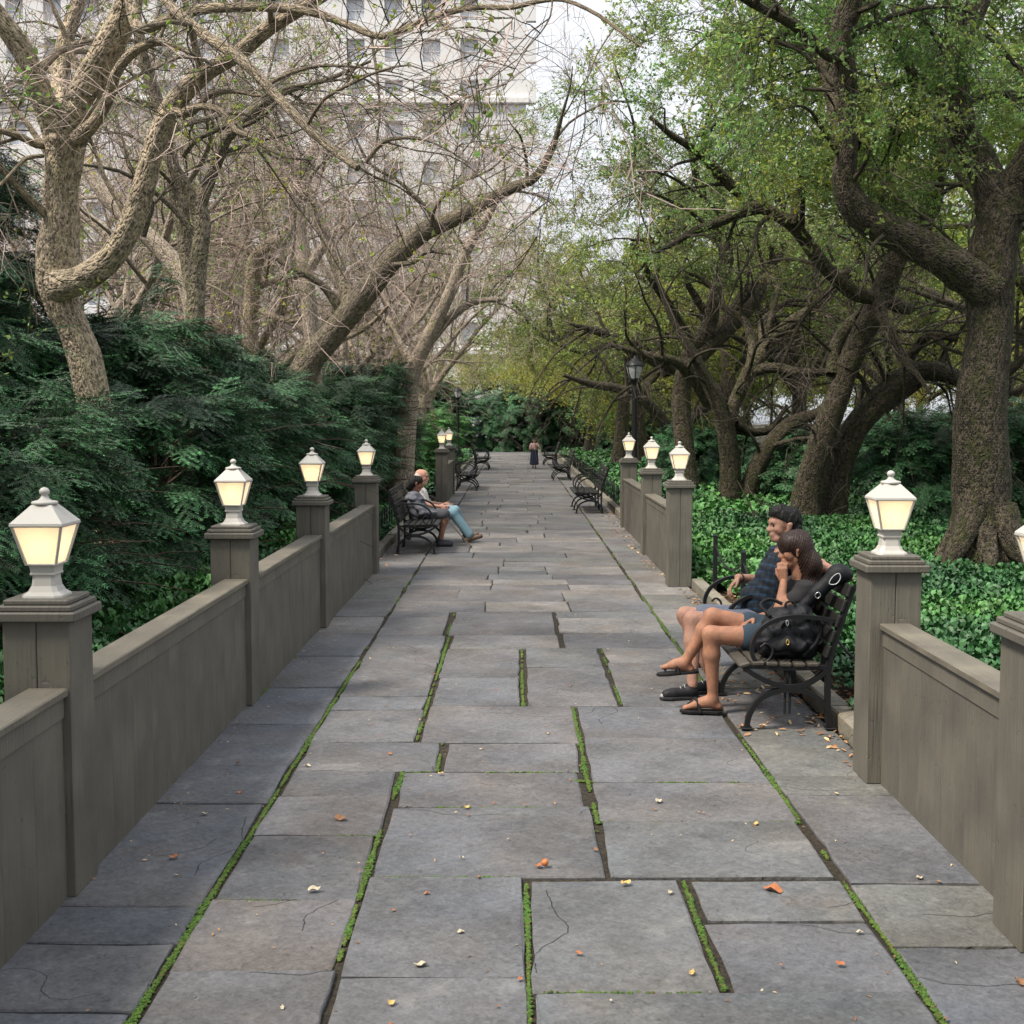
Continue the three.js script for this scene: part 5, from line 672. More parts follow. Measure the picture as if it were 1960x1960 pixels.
function scatter(name, parent, geo, mat, list, tint) {      // list of [pos, dir, scale, tone]
  const m = new THREE.InstancedMesh(geo, mat, list.length), q = new THREE.Quaternion(), q2 = new THREE.Quaternion(), Y = V(0, 1, 0), X = new THREE.Matrix4(), c = new THREE.Color(), r = mulberry(list.length + 3);
  list.forEach(([p, d, s, t], i) => { q.setFromUnitVectors(Y, d); q2.setFromAxisAngle(Y, r() * 6.283); q.multiply(q2); X.compose(p, q, V(s, s, s)); m.setMatrixAt(i, X); m.setColorAt(i, c.setRGB(...tint(t, r))); });
  m.name = name; m.userData.kind = 'stuff'; parent.add(m); return m;
}
const greenTint = (t, r) => { const k = rr(0.65, 1.3, r), y = clamp(t); return [k * lerp(0.68, 1.4, y), k, k * lerp(1, 0.6, y)]; };
const twigTint = (t, r) => { const k = rr(0.6, 1.25, r); return [k * 1.02, k, k * 0.98]; };
function tree(label, limbs, o) {
  const b = limbs[0][0], r = mulberry(o.seed), t = thing('tree', label, 'tree', [b[0], 0, b[2]], 0, o.group), rel = l => l.map(([x, y, z, q]) => [x - b[0], y, z - b[2], q]);
  const L = limbs.map(rel);
  part('trunk', tube(L[0], o.sides || 14, { seg: 4, rough: o.rough || 0.09, flare: o.flare ?? 0.35, seed: o.seed }), o.bark, t);
  for (let i = 1; i < L.length; i++) part('limb', tube(L[i], o.limbSides || 9, { seg: 3, rough: o.rough || 0.08, seed: o.seed + i, flare: 0 }), o.bark, t);
  for (const q of o.roots || []) part('root', tube(rel(q), 9, { seg: 4, rough: 0.16, seed: o.seed + 7 }), o.bark, t);
  if (o.extra) { const more = []; L.slice(1).forEach(l => { if (l.length > 5) more.push(...sprout(l, o.extra, 0.12, 3.4, 0.35, 0.12, 1.0, 2.6, r)); }); for (const q of more) { q.forEach(v => { v[3] = Math.max(v[3], 0.012); }); part('limb', tube(q, 7, { seg: 3, rough: 0.1, seed: o.seed + 50 }), o.bark, t); L.push(q); } }
  const fine = [], tips = [];
  L.forEach((l, i) => {
    const len = l.slice(1).reduce((s, p, k) => s + Math.hypot(p[0] - l[k][0], p[1] - l[k][1], p[2] - l[k][2]), 0), n1 = Math.round(len * o.n1 * (i ? 1 : 0.35)) + (i ? 1 : 0);
    const B1 = sprout(l, n1, i ? 0.22 : 0.55, o.len1, o.up, o.droop, o.wander, 1, r);
    for (const q of B1) { if (o.prune && q.some(v => o.prune(v[0] + b[0], v[1], v[2] + b[2]))) continue;
      fine.push(tube(q, 5, { seg: 2, rough: 0.03 })); const B2 = sprout(q, o.n2, 0.2, o.len1 * 0.48, o.up * 0.6, o.droop, o.wander * 1.2, 0.7, r);
      for (const w of B2) { if (o.prune && w.some(v => o.prune(v[0] + b[0], v[1], v[2] + b[2]))) continue; fine.push(tube(w, 3, { seg: 1, rough: 0 })); const n3_ = o.n3; for (let k = 0; k < n3_; k++) { const s = Math.min(w.length - 2, Math.floor((0.25 + 0.75 * r()) * (w.length - 1))), f = r(), P = V(lerp(w[s][0], w[s + 1][0], f), lerp(w[s][1], w[s + 1][1], f), lerp(w[s][2], w[s + 1][2], f)), d = V(w[s + 1][0] - w[s][0], w[s + 1][1] - w[s][1], w[s + 1][2] - w[s][2]).normalize(); tips.push([P, d.addScaledVector(perp(d, r), 0.8 * r() + 0.25).normalize(), rr(0.75, 1.35, r) * (o.cs || 1)]); } }
    }
  });
  if (fine.length) { const m = part('branches', fine, o.bark, t); m.userData.kind = 'stuff'; }
  for (const [name, geo, mat, share, tone] of o.crown) {
    const list = tips.filter(() => r() < share).map(([P, d, s]) => { const w = n3(P.x * 0.6 + 50, P.y * 0.6 + 50, P.z * 0.6 + 50); return [P, d, s, clamp(tone + (w - 0.5) * 0.9 + (r() - 0.5) * 0.25)]; }).filter(([P]) => n3(P.x * 0.55 + 30 + o.seed, P.y * 0.55 + 30, P.z * 0.55 + 30) > (o.gaps || 0.3) && (mat === M.twig || mat === M.twigDark ? P.y > (o.twigMin || 0) : P.y > (o.leafMin || 0) + 2.2 * (n3(P.x * 0.5 + 11, P.y * 0.5, P.z * 0.5 + 17) - 0.5)));
    if (list.length) scatter(name, t, geo, mat, list, mat === M.twig || mat === M.twigDark ? twigTint : greenTint);
  }
  return t;
}
const bareCrown = (leaf = 0.05, tone = 0.6) => [['twigs', CL.bareB, M.twig, 1, 0], ['crown', CL.sparse, M.leafGreen, leaf, tone]];
const gL = 'bare trees beside the yew hedge', gR = 'leafy trees rising from the ivy', gB = 'leafy trees far behind the ivy bed';
tree('large pale barked tree with four spreading limbs above the yews', LIMBS.pale_near, { seed: 1, twigMin: 3.2, prune: (x, y) => x > -2.4 && y < 3.0, bark: M.barkPale, sides: 18, limbSides: 12, n1: 1.1, len1: 1.3, n2: 4, n3: 2, up: 0.25, droop: 0.25, wander: 0.5, flare: 0.3, crown: [['twigs', CL.bare, M.twig, 0.75, 0], ['crown', CL.sparse, M.leafGreen, 0.9, 0.45]], group: gL });
tree('dark stemmed tree forking in a narrow V behind the yews', LIMBS.dark_twin, { seed: 2, bark: M.barkBrown, n1: 1.1, len1: 1.5, n2: 4, n3: 2, up: 0.3, droop: 0.25, wander: 0.5, crown: [['twigs', CL.bare, M.twig, 0.9, 0], ['crown', CL.sparse, M.leafGreen, 0.3, 0.6]], group: gL });
tree('pale trunk slanting up and away behind the dark forked tree', LIMBS.pale_slant, { seed: 3, bark: M.barkTaupe, n1: 1.2, len1: 1.6, n2: 4, n3: 2, up: 0.4, droop: 0.2, wander: 0.5, crown: bareCrown(0.25), group: gL });
tree('thin low pale trunk slanting behind the large pale tree', LIMBS.pale_low, { seed: 4, bark: M.barkTaupe, n1: 1.2, len1: 1.6, n2: 4, n3: 2, up: 0.4, droop: 0.2, wander: 0.5, crown: bareCrown(0.2), group: gL });
tree('long dark trunk leaning out over the path from the yews', LIMBS.leaning, { seed: 5, bark: M.barkBrown, n1: 1.5, len1: 1.6, n2: 5, n3: 2, up: 0.55, droop: 0.3, wander: 0.5, twigMin: 4.0, crown: bareCrown(0.4, 0.6), group: gL });
tree('slim pale trunk rising straight behind the leaning tree', LIMBS.pale_mid, { seed: 6, bark: M.barkTaupe, n1: 1.6, len1: 1.8, n2: 5, n3: 2, up: 0.5, droop: 0.25, wander: 0.5, twigMin: 4.0, crown: bareCrown(0.4, 0.7), group: gL });
tree('pale crooked trunk with bent top and stubby side limbs', LIMBS.pale_stump, { seed: 7, bark: M.barkPale, n1: 1.5, len1: 1.7, n2: 5, n3: 2, up: 0.5, droop: 0.25, wander: 0.5, twigMin: 4.0, crown: bareCrown(0.4, 0.7), group: gL });
tree('slender leaning tree beyond the long dark leaning trunk', LIMBS.pale_right, { seed: 8, bark: M.barkTaupe, n1: 1.6, len1: 1.8, n2: 5, n3: 2, up: 0.5, droop: 0.25, wander: 0.5, twigMin: 4.0, crown: bareCrown(0.4, 0.7), group: gL });
const leafCrown = (tone, twigs = 0.12) => [['crown', CL.leafA, M.leafGreen, 0.75, tone], ['crown', CL.leafB, M.leafGreen, 0.55, tone + 0.08], ['twigs', CL.bare, M.twigDark, twigs, 0]];
tree('massive rough barked tree with forking limbs and roots in the ivy', LIMBS.big_right, { seed: 21, bark: M.barkDark, sides: 26, limbSides: 14, rough: 0.1, n1: 1.25, len1: 2.0, n2: 6, n3: 5, up: 0.2, droop: 0.28, wander: 0.55, flare: 0.6, roots: [[[5.75, 1.25, -15.4, 0.2], [5.58, 0.75, -15.25, 0.17], [5.36, 0.38, -15.1, 0.13], [5.2, 0.1, -15.0, 0.1], [5.1, -0.08, -14.95, 0.08]], [[5.95, 0.8, -15.3, 0.2], [6.0, 0.4, -15.0, 0.15], [6.12, 0.16, -14.75, 0.1], [6.2, -0.06, -14.6, 0.07]], [[5.75, 0.7, -15.3, 0.17], [5.68, 0.32, -14.98, 0.12], [5.6, 0.1, -14.7, 0.09], [5.5, -0.08, -14.5, 0.06]]], cs: 1.1, gaps: 0.35, leafMin: 5, extra: 1, crown: leafCrown(0.12, 0.1), group: gR });
tree('two stemmed mossy tree, one stem arching toward the massive tree', LIMBS.twin_right, { seed: 22, bark: M.barkDark, sides: 18, limbSides: 12, n1: 1.3, len1: 2.1, n2: 6, n3: 5, up: 0.3, droop: 0.3, wander: 0.55, flare: 0.3, cs: 1.15, gaps: 0.34, leafMin: 5.4, extra: 2, crown: leafCrown(0.2, 0.1), group: gR });
tree('low forking tree with a V shaped base behind the couple', LIMBS.fork_right, { seed: 23, bark: M.barkDark, sides: 14, n1: 1.4, len1: 2.2, n2: 6, n3: 4, up: 0.35, droop: 0.3, wander: 0.55, cs: 1.2, gaps: 0.33, leafMin: 5.4, extra: 2, crown: leafCrown(0.3, 0.12), group: gR });
tree('twisting upright tree just beyond the three far posts', LIMBS.mid_right, { seed: 24, bark: M.barkDark, n1: 1.4, len1: 2.2, n2: 6, n3: 4, up: 0.35, droop: 0.35, wander: 0.55, cs: 1.25, gaps: 0.32, leafMin: 5.2, extra: 2, crown: leafCrown(0.36, 0.12), group: gR });
tree('straight trunk half hidden behind the tall lamp post', LIMBS.far_right, { seed: 25, bark: M.barkGrey, n1: 1.8, len1: 2.4, n2: 6, n3: 4, up: 0.35, droop: 0.35, wander: 0.55, cs: 1.3, gaps: 0.34, leafMin: 4.6, extra: 2, crown: leafCrown(0.42, 0.12), group: gR });
tree('knotted twin trunk tree at the edge of the far path', LIMBS.path_right, { seed: 26, bark: M.barkDark, n1: 1.7, len1: 2.5, n2: 6, n3: 4, up: 0.35, droop: 0.4, wander: 0.55, cs: 1.4, gaps: 0.32, leafMin: 4.0, extra: 1, crown: leafCrown(0.42, 0.12), group: gR });
// trees farther off, grown by rule
function wildLimbs(x, z, h, lean, n, rad, r, spread = 0.75) {
  const trunk = [[x, -0.05, z, rad * 1.3]], top = h * rr(0.24, 0.34, r); for (let i = 1; i <= 4; i++) trunk.push([x + lean * i / 4 * top + rr(-0.12, 0.12, r), top * i / 4, z + rr(-0.15, 0.15, r), rad * (1.1 - 0.08 * i)]);
  const out = [trunk], e = trunk[4];
  for (let k = 0; k < n; k++) { const a = k / n * 6.283 + r() * 1.2, l = [[e[0], e[1] - 0.25 * r() * top, e[2], rad * 0.7]], d = V(Math.cos(a) * spread, rr(0.5, 1.1, r), Math.sin(a) * spread).normalize(), p = V(e[0], l[0][1], e[2]), S = (h - top) * rr(0.7, 1.1, r); for (let i = 1; i <= 6; i++) { d.add(V(rr(-0.28, 0.28, r), rr(-0.2, 0.22, r), rr(-0.28, 0.28, r))).normalize(); p.addScaledVector(d, S / 6); l.push([p.x, p.y, p.z, rad * 0.7 * (1 - 0.14 * i)]); } out.push(l); }
  return out;
}
{
  const r = mulberry(40), bare = [[-6.4, -27, 9, 'behind the crooked pale trunk'], [-5.2, -32, 9.5, 'just beyond the slender leaning tree'], [-3.8, -38, 9, 'near the empty benches by the hedge'], [-8.2, -25.5, 10, 'far back behind the dark forked tree'], [-8.6, -36, 11, 'well behind the yews, before the building'], [-3.6, -47, 9, 'close to the distant lamp post'], [-6.2, -45, 10.5, 'deep behind the far hedge'], [-12.5, -34, 12, 'far behind the large pale tree'], [-4.0, -57, 10, 'at the far end of the hedge'], [-12, -48, 12, 'deepest in the bare grove'], [-7.4, -18.5, 9, 'between the yews and the building']];
  bare.forEach(([x, z, h, where], i) => tree('bare pale tree with fine brown twigs ' + where, wildLimbs(x, z, h, rr(-0.25, 0.35, r), 5, rr(0.13, 0.19, r), r), { seed: 60 + i, bark: i % 3 ? M.barkTaupe : M.barkPale, sides: 9, limbSides: 6, n1: 1.4, len1: 1.9, n2: 5, n3: 1, up: 0.35, droop: 0.2, wander: 0.55, cs: 1.4, gaps: 0.34, twigMin: 2.4, crown: bareCrown(i % 3 === 1 ? 0.9 : 0.45, 0.75), group: gL }));
  const leafyT = [[8.2, -36, 10, 0.4, 'behind the two stemmed mossy tree'], [12.5, -40, 11, 0.5, 'behind the massive tree'], [17.5, -44, 11, 0.55, 'beyond the dark hedge'], [5.2, -53, 10, 0.55, 'next to the far path benches'], [10, -56, 11, 0.55, 'deep beyond the lamp post'], [16, -60, 12, 0.6, 'deep beyond the massive tree'], [3.6, -62, 9.5, 0.6, 'at the far end of the path'], [8, -74, 11, 0.62, 'across the plaza beyond the path'], [14, -74, 12, 0.5, 'far across, beyond the dark hedge'], [23, -72, 12, 0.45, 'far off at the right, past the hedge'], [31, -66, 12, 0.4, 'farthest right beyond the hedge'], [23, -52, 12, 0.5, 'farthest back past the dark hedge'], [1.2, -86, 10, 0.6, 'beyond the clipped evergreens at the path end'], [9.2, -19.5, 10.5, 0.25, 'beside the massive tree, deeper in'], [12.5, -27, 10, 0.4, 'just behind the dark hedge'], [-10.6, -25, 7.2, 0.3, 'at the left frame edge behind the pale tree'], [-4.5, -84, 9, 0.6, 'past the evergreens beyond the hedge']];
  leafyT.forEach(([x, z, h, tone, where], i) => tree('yellow green leafy tree ' + where, wildLimbs(x, z, h, rr(-0.2, 0.2, r), 6, rr(0.16, 0.24, r), r, 1.1), { seed: 90 + i, bark: M.barkGrey, sides: 9, limbSides: 6, n1: 1.5, len1: 2.4, n2: 6, n3: 3, up: 0.15, droop: 0.45, wander: 0.6, cs: 1.3, gaps: 0.26, leafMin: x > -6 && x < 4.5 ? 3.4 : z < -48 ? 1.6 : z > -30 ? 5.2 : 4.2, crown: [['crown', CL.far, M.leafGreen, 1, tone], ['twigs', CL.bare, M.twigDark, 0.15, 0]], group: gB }));
}

// trees beside and behind the camera: out of frame, they shade the near paving
[[-5.2, -0.6, 8.5, 'beside the near wall, outside the frame'], [-3.6, 3.4, 9, 'behind the photographer on the yew side'], [4.8, 2.6, 9, 'opposite, behind the photographer']].forEach(([x, z, h, where], i) => {
  const r = mulberry(700 + i), out = (px, py, pz) => pz < 0.3 && Math.abs(px) < 1 - 0.5 * Math.min(pz, 0) && py < 3.2 - 0.42 * Math.min(pz, 0);
  tree('green leafy tree ' + where, wildLimbs(x, z, h, 0, 6, 0.2, r, 0.75).filter((l, k) => !k || !l.some(v => out(v[0], v[1] - 0.6, v[2]))), { seed: 120 + i, bark: M.barkGrey, sides: 9, limbSides: 6, n1: 1.5, len1: 1.7, n2: 5, n3: 4, up: 0.35, droop: 0.1, wander: 0.5, cs: 1.5, gaps: 0.24, leafMin: 4.6, prune: out, crown: leafCrown(0.2, 0), group: 'leafy trees around the viewpoint' });
});
[[-7.5, -30, 14, 'between the crooked trunk and the building'], [-4.4, -43, 13, 'above the far benches by the hedge']].forEach(([x, z, h, where], i) => tree('tall thinly leaved tree in yellow green ' + where, wildLimbs(x, z, h, 0.05, 6, 0.17, mulberry(740 + i), 0.6), { seed: 140 + i, bark: M.barkTaupe, sides: 9, limbSides: 6, n1: 1.5, len1: 2.0, n2: 5, n3: 3, up: 0.3, droop: 0.25, wander: 0.55, cs: 1.5, gaps: 0.36, leafMin: 5.5, crown: [['crown', CL.sparse, M.leafGreen, 0.8, 0.55], ['crown', CL.leafA, M.leafGreen, 0.22, 0.5], ['twigs', CL.bare, M.twig, 0.2, 0]], group: gL }));
// ================================================================ yews and clipped evergreens
function sprayGeo(seed, L = 0.34, needle = 0.026, w = 0.0068) {
  const r = mulberry(seed), pos = [], col = [];
  const tri = (a, b, c, k) => { pos.push(...a, ...b, ...c); for (let i = 0; i < 3; i++) col.push(...k); };
  const twig = (a, b, n) => {
    const d = V(...b).sub(V(...a)), l = d.length(); d.normalize(); const s = d.clone().cross(V(0, 0, 1)).normalize(), up = s.clone().cross(d);
    const q = [s.clone().multiplyScalar(0.003), up.clone().multiplyScalar(0.003), s.clone().multiplyScalar(-0.003)]; for (let i = 0; i < 3; i++) tri(V(...a).add(q[i]).toArray(), V(...a).add(q[(i + 1) % 3]).toArray(), b, [1.1, 0.7, 0.9]);
    for (let i = 0; i < n; i++) { const p = V(...a).addScaledVector(d, l * (i + 0.5) / n), young = i / n > 0.66 ? 1.8 : 0.9; for (const e of [-1, 1]) { const m = needle * rr(0.75, 1.15, r) * (1 - 0.35 * i / n), dir = d.clone().multiplyScalar(0.55).addScaledVector(s, e).addScaledVector(up, rr(-0.25, 0.35, r)).normalize(), t = p.clone().addScaledVector(dir, m), k = rr(0.75, 1.3, r) * young, o = d.clone().multiplyScalar(w * 0.5).addScaledVector(up, rr(-0.4, 0.4, r) * w * 0.5), b1 = p.clone().add(o), b2 = p.clone().sub(o), mid = p.clone().addScaledVector(dir, m * 0.6).add(o); tri(b1.toArray(), b2.toArray(), t.toArray(), [k, k, k]); tri(b1.toArray(), t.toArray(), mid.toArray(), [k, k, k]); } }
  };
  const bend = y => -0.12 * L * (y / L) ** 2; twig([0, 0, 0], [0, L, bend(L)], 16);
  for (let i = 0; i < 7; i++) { const y = L * (0.1 + 0.11 * i), e = i % 2 ? 1 : -1, l = L * rr(0.3, 0.5, r) * (1 - 0.35 * i / 7); twig([0, y, bend(y)], [e * l * 0.75, y + l * 0.7, bend(y) - l * rr(0.05, 0.3, r)], 9); }
  const g = new THREE.BufferGeometry(); g.setAttribute('position', new THREE.Float32BufferAttribute(pos, 3)); g.setAttribute('color', new THREE.Float32BufferAttribute(col, 3)); g.computeVertexNormals(); return g;
}
const SPRAY = [sprayGeo(301), sprayGeo(302, 0.3)], SPRAY_FAR = sprayGeo(303, 0.44, 0.046, 0.0125);
function yew(label, x, z, R, h, o = {}) {
  const r = mulberry(o.seed), t = thing(o.name || 'yew_shrub', label, 'shrub', [x, 0, z], 0, o.group || 'dark evergreen yew shrubs'), stems = [], sp = [[], []];
  const fr = Math.round((o.fronds || 150) * R * Math.max(1, h / 2.2)), X = new THREE.Matrix4();
  for (let i = 0; i < fr; i++) {
    const y0 = h * Math.pow(r(), 0.75) * 0.96, a = r() * 6.283, f = y0 / h, lump = 0.55 + 0.85 * n3(Math.cos(a) * 1.7 + o.seed, f * 3.8, Math.sin(a) * 1.7), reach = R * lump * Math.sqrt(Math.max(0.06, 1 - Math.pow(Math.abs(f - 0.28) / 0.74, 2.4))), d = V(Math.cos(a), rr(0.1, 0.8, r) + f * 0.9, Math.sin(a)).normalize(), p = V(Math.cos(a) * R * 0.12, y0 * 0.9, Math.sin(a) * R * 0.12), n = 7, pts = [[p.x, p.y, p.z, 0.012]];
    const st = reach / n * 1.12, tone = rr(0.4, 1.45, r);
    for (let k = 1; k <= n; k++) {
      d.add(V(rr(-0.16, 0.16, r), -0.13, rr(-0.16, 0.16, r))).normalize(); p.addScaledVector(d, st); pts.push([p.x, p.y, p.z, 0.012 * (1 - 0.8 * k / n)]);
      if (k < 3 || p.y < 0.02 || (o.limit !== undefined && x + p.x > o.limit - (p.y < 0.85 ? 0.6 : 0))) continue;
      const m = o.far ? 2 : k === n ? 4 : 3;
      for (let q = 0; q < m; q++) { const e = q % 2 ? 1 : -1, sd = d.clone().cross(V(0, 1, 0)).normalize(), dir = d.clone().multiplyScalar(0.85).addScaledVector(sd, q === m - 1 ? rr(-0.3, 0.3, r) : e * rr(0.5, 1.1, r)).add(V(0, rr(-0.95, 0.15, r), 0)).normalize(), up = V(rr(-0.3, 0.3, r), 1, rr(-0.3, 0.3, r)); const zz = up.sub(dir.clone().multiplyScalar(up.dot(dir))).normalize(), xx = dir.clone().cross(zz), s = rr(0.75, 1.25, r) * (o.size || 1); X.makeBasis(xx.multiplyScalar(s), dir.clone().multiplyScalar(s), zz.multiplyScalar(s)); X.setPosition(p.x - d.x * st * r(), p.y - d.y * st * r(), p.z - d.z * st * r()); sp[q % 2].push([X.clone(), tone * rr(0.65, 1.3, r) * (1 + 0.35 * (n3(p.x * 1.3 + 9, p.y * 1.3, p.z * 1.3 + 9) - 0.5))]); }
    }
    if (!o.far && i % 2 === 0) stems.push(tube(pts, 4, { seg: 1, rough: 0 }));
  }
  part('trunk', tube([[0, -0.05, 0, 0.09], [0.05, h * 0.3, 0.02, 0.07], [-0.03, h * 0.5, 0.05, 0.045], [0, h * 0.65, 0, 0.015]], 7, { seg: 2 }), M.yewStem, t);
  if (stems.length) part('branches', stems, M.yewStem, t).userData.kind = 'stuff';
  const c = new THREE.Color();
  sp.forEach((l, i) => { if (!l.length) return; const m = new THREE.InstancedMesh(o.far ? SPRAY_FAR : SPRAY[i], o.mat || M.yew, l.length); l.forEach(([mx, k], n) => { m.setMatrixAt(n, mx); m.setColorAt(n, c.setRGB(k * 0.95, k, k * 1.0)); }); m.name = 'foliage'; m.userData.kind = 'stuff'; t.add(m); });
  return t;
}
[[-4.05, -5.3, 1.1, 1.7, 'at the near left, behind the first post'], [-4.9, -7.6, 1.5, 2.7, 'at the far left edge, in front of the pale tree'], [-3.55, -7.9, 1.25, 1.9, 'spreading in front of the large pale trunk'], [-3.15, -10.9, 1.15, 2.15, 'behind the second and third posts'], [-4.35, -12.3, 1.6, 3.0, 'tallest near one, right of the large pale trunk'], [-5.75, -11.6, 1.35, 5.0, 'towering dark one at the left frame edge'], [-3.2, -14.2, 1.25, 2.3, 'behind the third and fourth posts'], [-4.3, -17, 1.5, 2.8, 'below the dark forked tree'], [-3.2, -18.6, 1.15, 2.0, 'rising behind the old man on the bench'], [-3.5, -22, 1.4, 2.5, 'below the long leaning trunk'], [-3.0, -25.6, 1.25, 3.1, 'pointed tall one just before the far posts'], [-4.6, -27, 1.5, 2.8, 'deep one behind the pointed tall yew'], [-3.0, -29.6, 1.1, 2.0, 'beside the pair of far posts']].forEach(([x, z, R, h, w], i) => yew('dark green yew ' + w, x, z, R, h, { seed: 400 + i, fronds: i > 8 ? 120 : 165, size: i > 8 ? 1.25 : 1.12, limit: z > -6 ? -2.85 : z > -9.5 ? -2.6 : z > -15 ? -2.4 : -2.35 }));
[[-3.6, -35, 1.3, 1.6, 'beside the empty benches by the hedge'], [-3.4, -42, 1.2, 1.5, 'near the farthest bench by the hedge'], [-3.8, -53, 1.6, 2.2, 'next to the distant lamp post']].forEach(([x, z, R, h, w], i) => yew('mid green leafy evergreen shrub ' + w, x, z, R, h, { seed: 430 + i, fronds: 100, far: true, mat: M.shrub }));
[[-5.2, -68, 2.4, 3.6], [-1.8, -71, 2.2, 2.9], [0.8, -70, 2.3, 3.3], [3.4, -70.5, 2.4, 3.5], [6.2, -69, 2.2, 2.7], [9, -70, 2.4, 2.6]].forEach(([x, z, R, h], i) => yew(['dark yew closing the path end, at the bare grove side', 'low dark yew left of centre behind the path end', 'dark yew centred behind the path end', 'tall dark yew behind the small walking figure', 'dark yew behind the far ivy bed end', 'dark yew at the far ivy bed, farthest from the path'][i], x, z, R, h, { seed: 440 + i, fronds: 105, far: true, size: 1.25, group: 'clipped evergreens at the path end' }));
[[4.9, -33, 1.2, 1.4], [6.9, -27.5, 1.4, 1.6], [9.1, -28, 1.5, 1.9], [11.4, -26.5, 1.6, 2.1], [13.8, -27, 1.6, 2.2], [7.6, -23.2, 1.3, 1.6], [9.6, -21.8, 1.5, 1.8]].forEach(([x, z, R, h], i) => yew('dark hedge shrub behind the ivy, ' + ['left of the low forking tree', 'between low forking and two stemmed trees', 'right of the two stemmed tree, deeper', 'behind the massive trunk, deeper', 'at the right frame edge, deepest', 'just right of the two stemmed tree', 'just left of the massive trunk'][i], x, z, R, h, { seed: 460 + i, fronds: 120, far: true, size: 0.9, group: 'dark hedge shrubs behind the ivy bed' }));

// ================================================================ ivy and ground cover
function ivyGeo(seed, n, size) {
  const r = mulberry(seed), pos = [], col = [];
  for (let i = 0; i < n; i++) {
    const a = r() * 6.283, d = 0.19 * Math.sqrt(r()), y = rr(0.03, 0.15, r), c = V(Math.cos(a) * d, y, Math.sin(a) * d), s = size * rr(0.65, 1.25, r), q = new THREE.Quaternion().setFromEuler(new THREE.Euler(rr(-0.95, 0.95, r), r() * 6.283, rr(-0.95, 0.95, r)));
    const prof = [[0, 0.55], [0.32, 0.38], [0.55, 0.12], [0.4, -0.12], [0.46, -0.45], [0.14, -0.38], [0, -0.3]], P = (x, z) => V(x * s, (-Math.abs(x) * 0.28 - 0.12 * z * z) * s, z * s).applyQuaternion(q).add(c), k = rr(0.6, 1.35, r), o = P(0, 0);
    for (const e of [-1, 1]) for (let m = 0; m + 1 < prof.length; m++) { const A = P(e * prof[m][0], prof[m][1]), B = P(e * prof[m + 1][0], prof[m + 1][1]); const T = e > 0 ? [o, A, B] : [o, B, A]; for (const v of T) { pos.push(v.x, v.y, v.z); col.push(k, k, k * 0.95); } }
  }
  const g = new THREE.BufferGeometry(); g.setAttribute('position', new THREE.Float32BufferAttribute(pos, 3)); g.setAttribute('color', new THREE.Float32BufferAttribute(col, 3)); g.computeVertexNormals(); return g;
}
const IVY = ivyGeo(501, 30, 0.039), IVY_FAR = ivyGeo(502, 24, 0.062);
const hump = (x, z) => 0.16 * (fbm((x * 0.05 + 10) % 1, (z * 0.05 + 10) % 1, 8, 3, 5) - 0.35);
function bed(label, geo, n, x0, x1, z0, z1, keep, s0, y0 = 0) {
  const r = mulberry(Math.round(x0 * 31 + z0 * 17 + 900)), L = []; for (let i = 0; i < n; i++) { const x = rr(x0, x1, r), z = -rr(z0, z1, r); if (keep && !keep(x, -z, r)) continue; L.push([x, z]); }
  const m = new THREE.InstancedMesh(geo, M.ivy, L.length), o = new THREE.Object3D(), c = new THREE.Color();
  L.forEach(([x, z], i) => { const s = s0 * rr(0.75, 1.3, r), w = n3(x * 0.7 + 40, z * 0.7 + 90, 3), k = rr(0.6, 1.35, r) * lerp(0.5, 1.5, w); o.position.set(x, y0 + Math.max(-0.04, hump(x, z)) - 0.03, z); o.rotation.set(rr(-0.2, 0.2, r), r() * 6.283, rr(-0.2, 0.2, r)); o.scale.set(s, s * rr(0.8, 1.5, r), s); o.updateMatrix(); m.setMatrixAt(i, o.matrix); m.setColorAt(i, c.setRGB(k * lerp(0.75, 1.15, w), k, k * lerp(1.2, 0.7, w))); });
  m.name = numbered('ivy'); scene.add(m); return tag(m, label, 'ivy', null, 'stuff');
}
const clear = (x, z, r) => !(x < 2.75 && z > 6.8 && z < 14.2 && r() < clamp((2.75 - x) / 0.5));
bed('green ivy covering the ground around the massive tree and the bench', IVY, 20000, 2.2, 9.5, 3.5, 22, clear, 1.05);
bed('green ivy carpet stretching back under the far trees', IVY_FAR, 15000, 2.3, 16, 22, 66, (x, z) => x > 2.45, 1.25);
bed('green ivy strip between the low walls and the yews', IVY, 10000, -4.2, -2.0, 3, 29, (x, z) => !(z > 15.4 && x > -2.12), 0.95);
{
  const pr = [[-1.98, -0.06], [-1.99, 0.4], [-2.12, 0.54], [-2.6, 0.5], [-2.95, 0.3], [-3.3, -0.06]], s = new THREE.Shape(); pr.forEach(([x, y], i) => s[i ? 'lineTo' : 'moveTo'](x, y));
  const q = new THREE.ExtrudeGeometry(s, { depth: 11.4, bevelEnabled: false, steps: 6 }); q.translate(0, 0, -15.2); const m = structure('planting_bank', uvBox(q), M.soil); m.userData.label = 'raised soil bank behind the low wall';
}
bed('bright ivy growing on the bank just behind the near low wall', IVY, 4200, -3.0, -2.03, 3.8, 15.1, null, 0.9, 0.5);
bed('green ground cover beside the far benches by the hedge', IVY_FAR, 4500, -7, -2.1, 30, 66, null, 1.1);
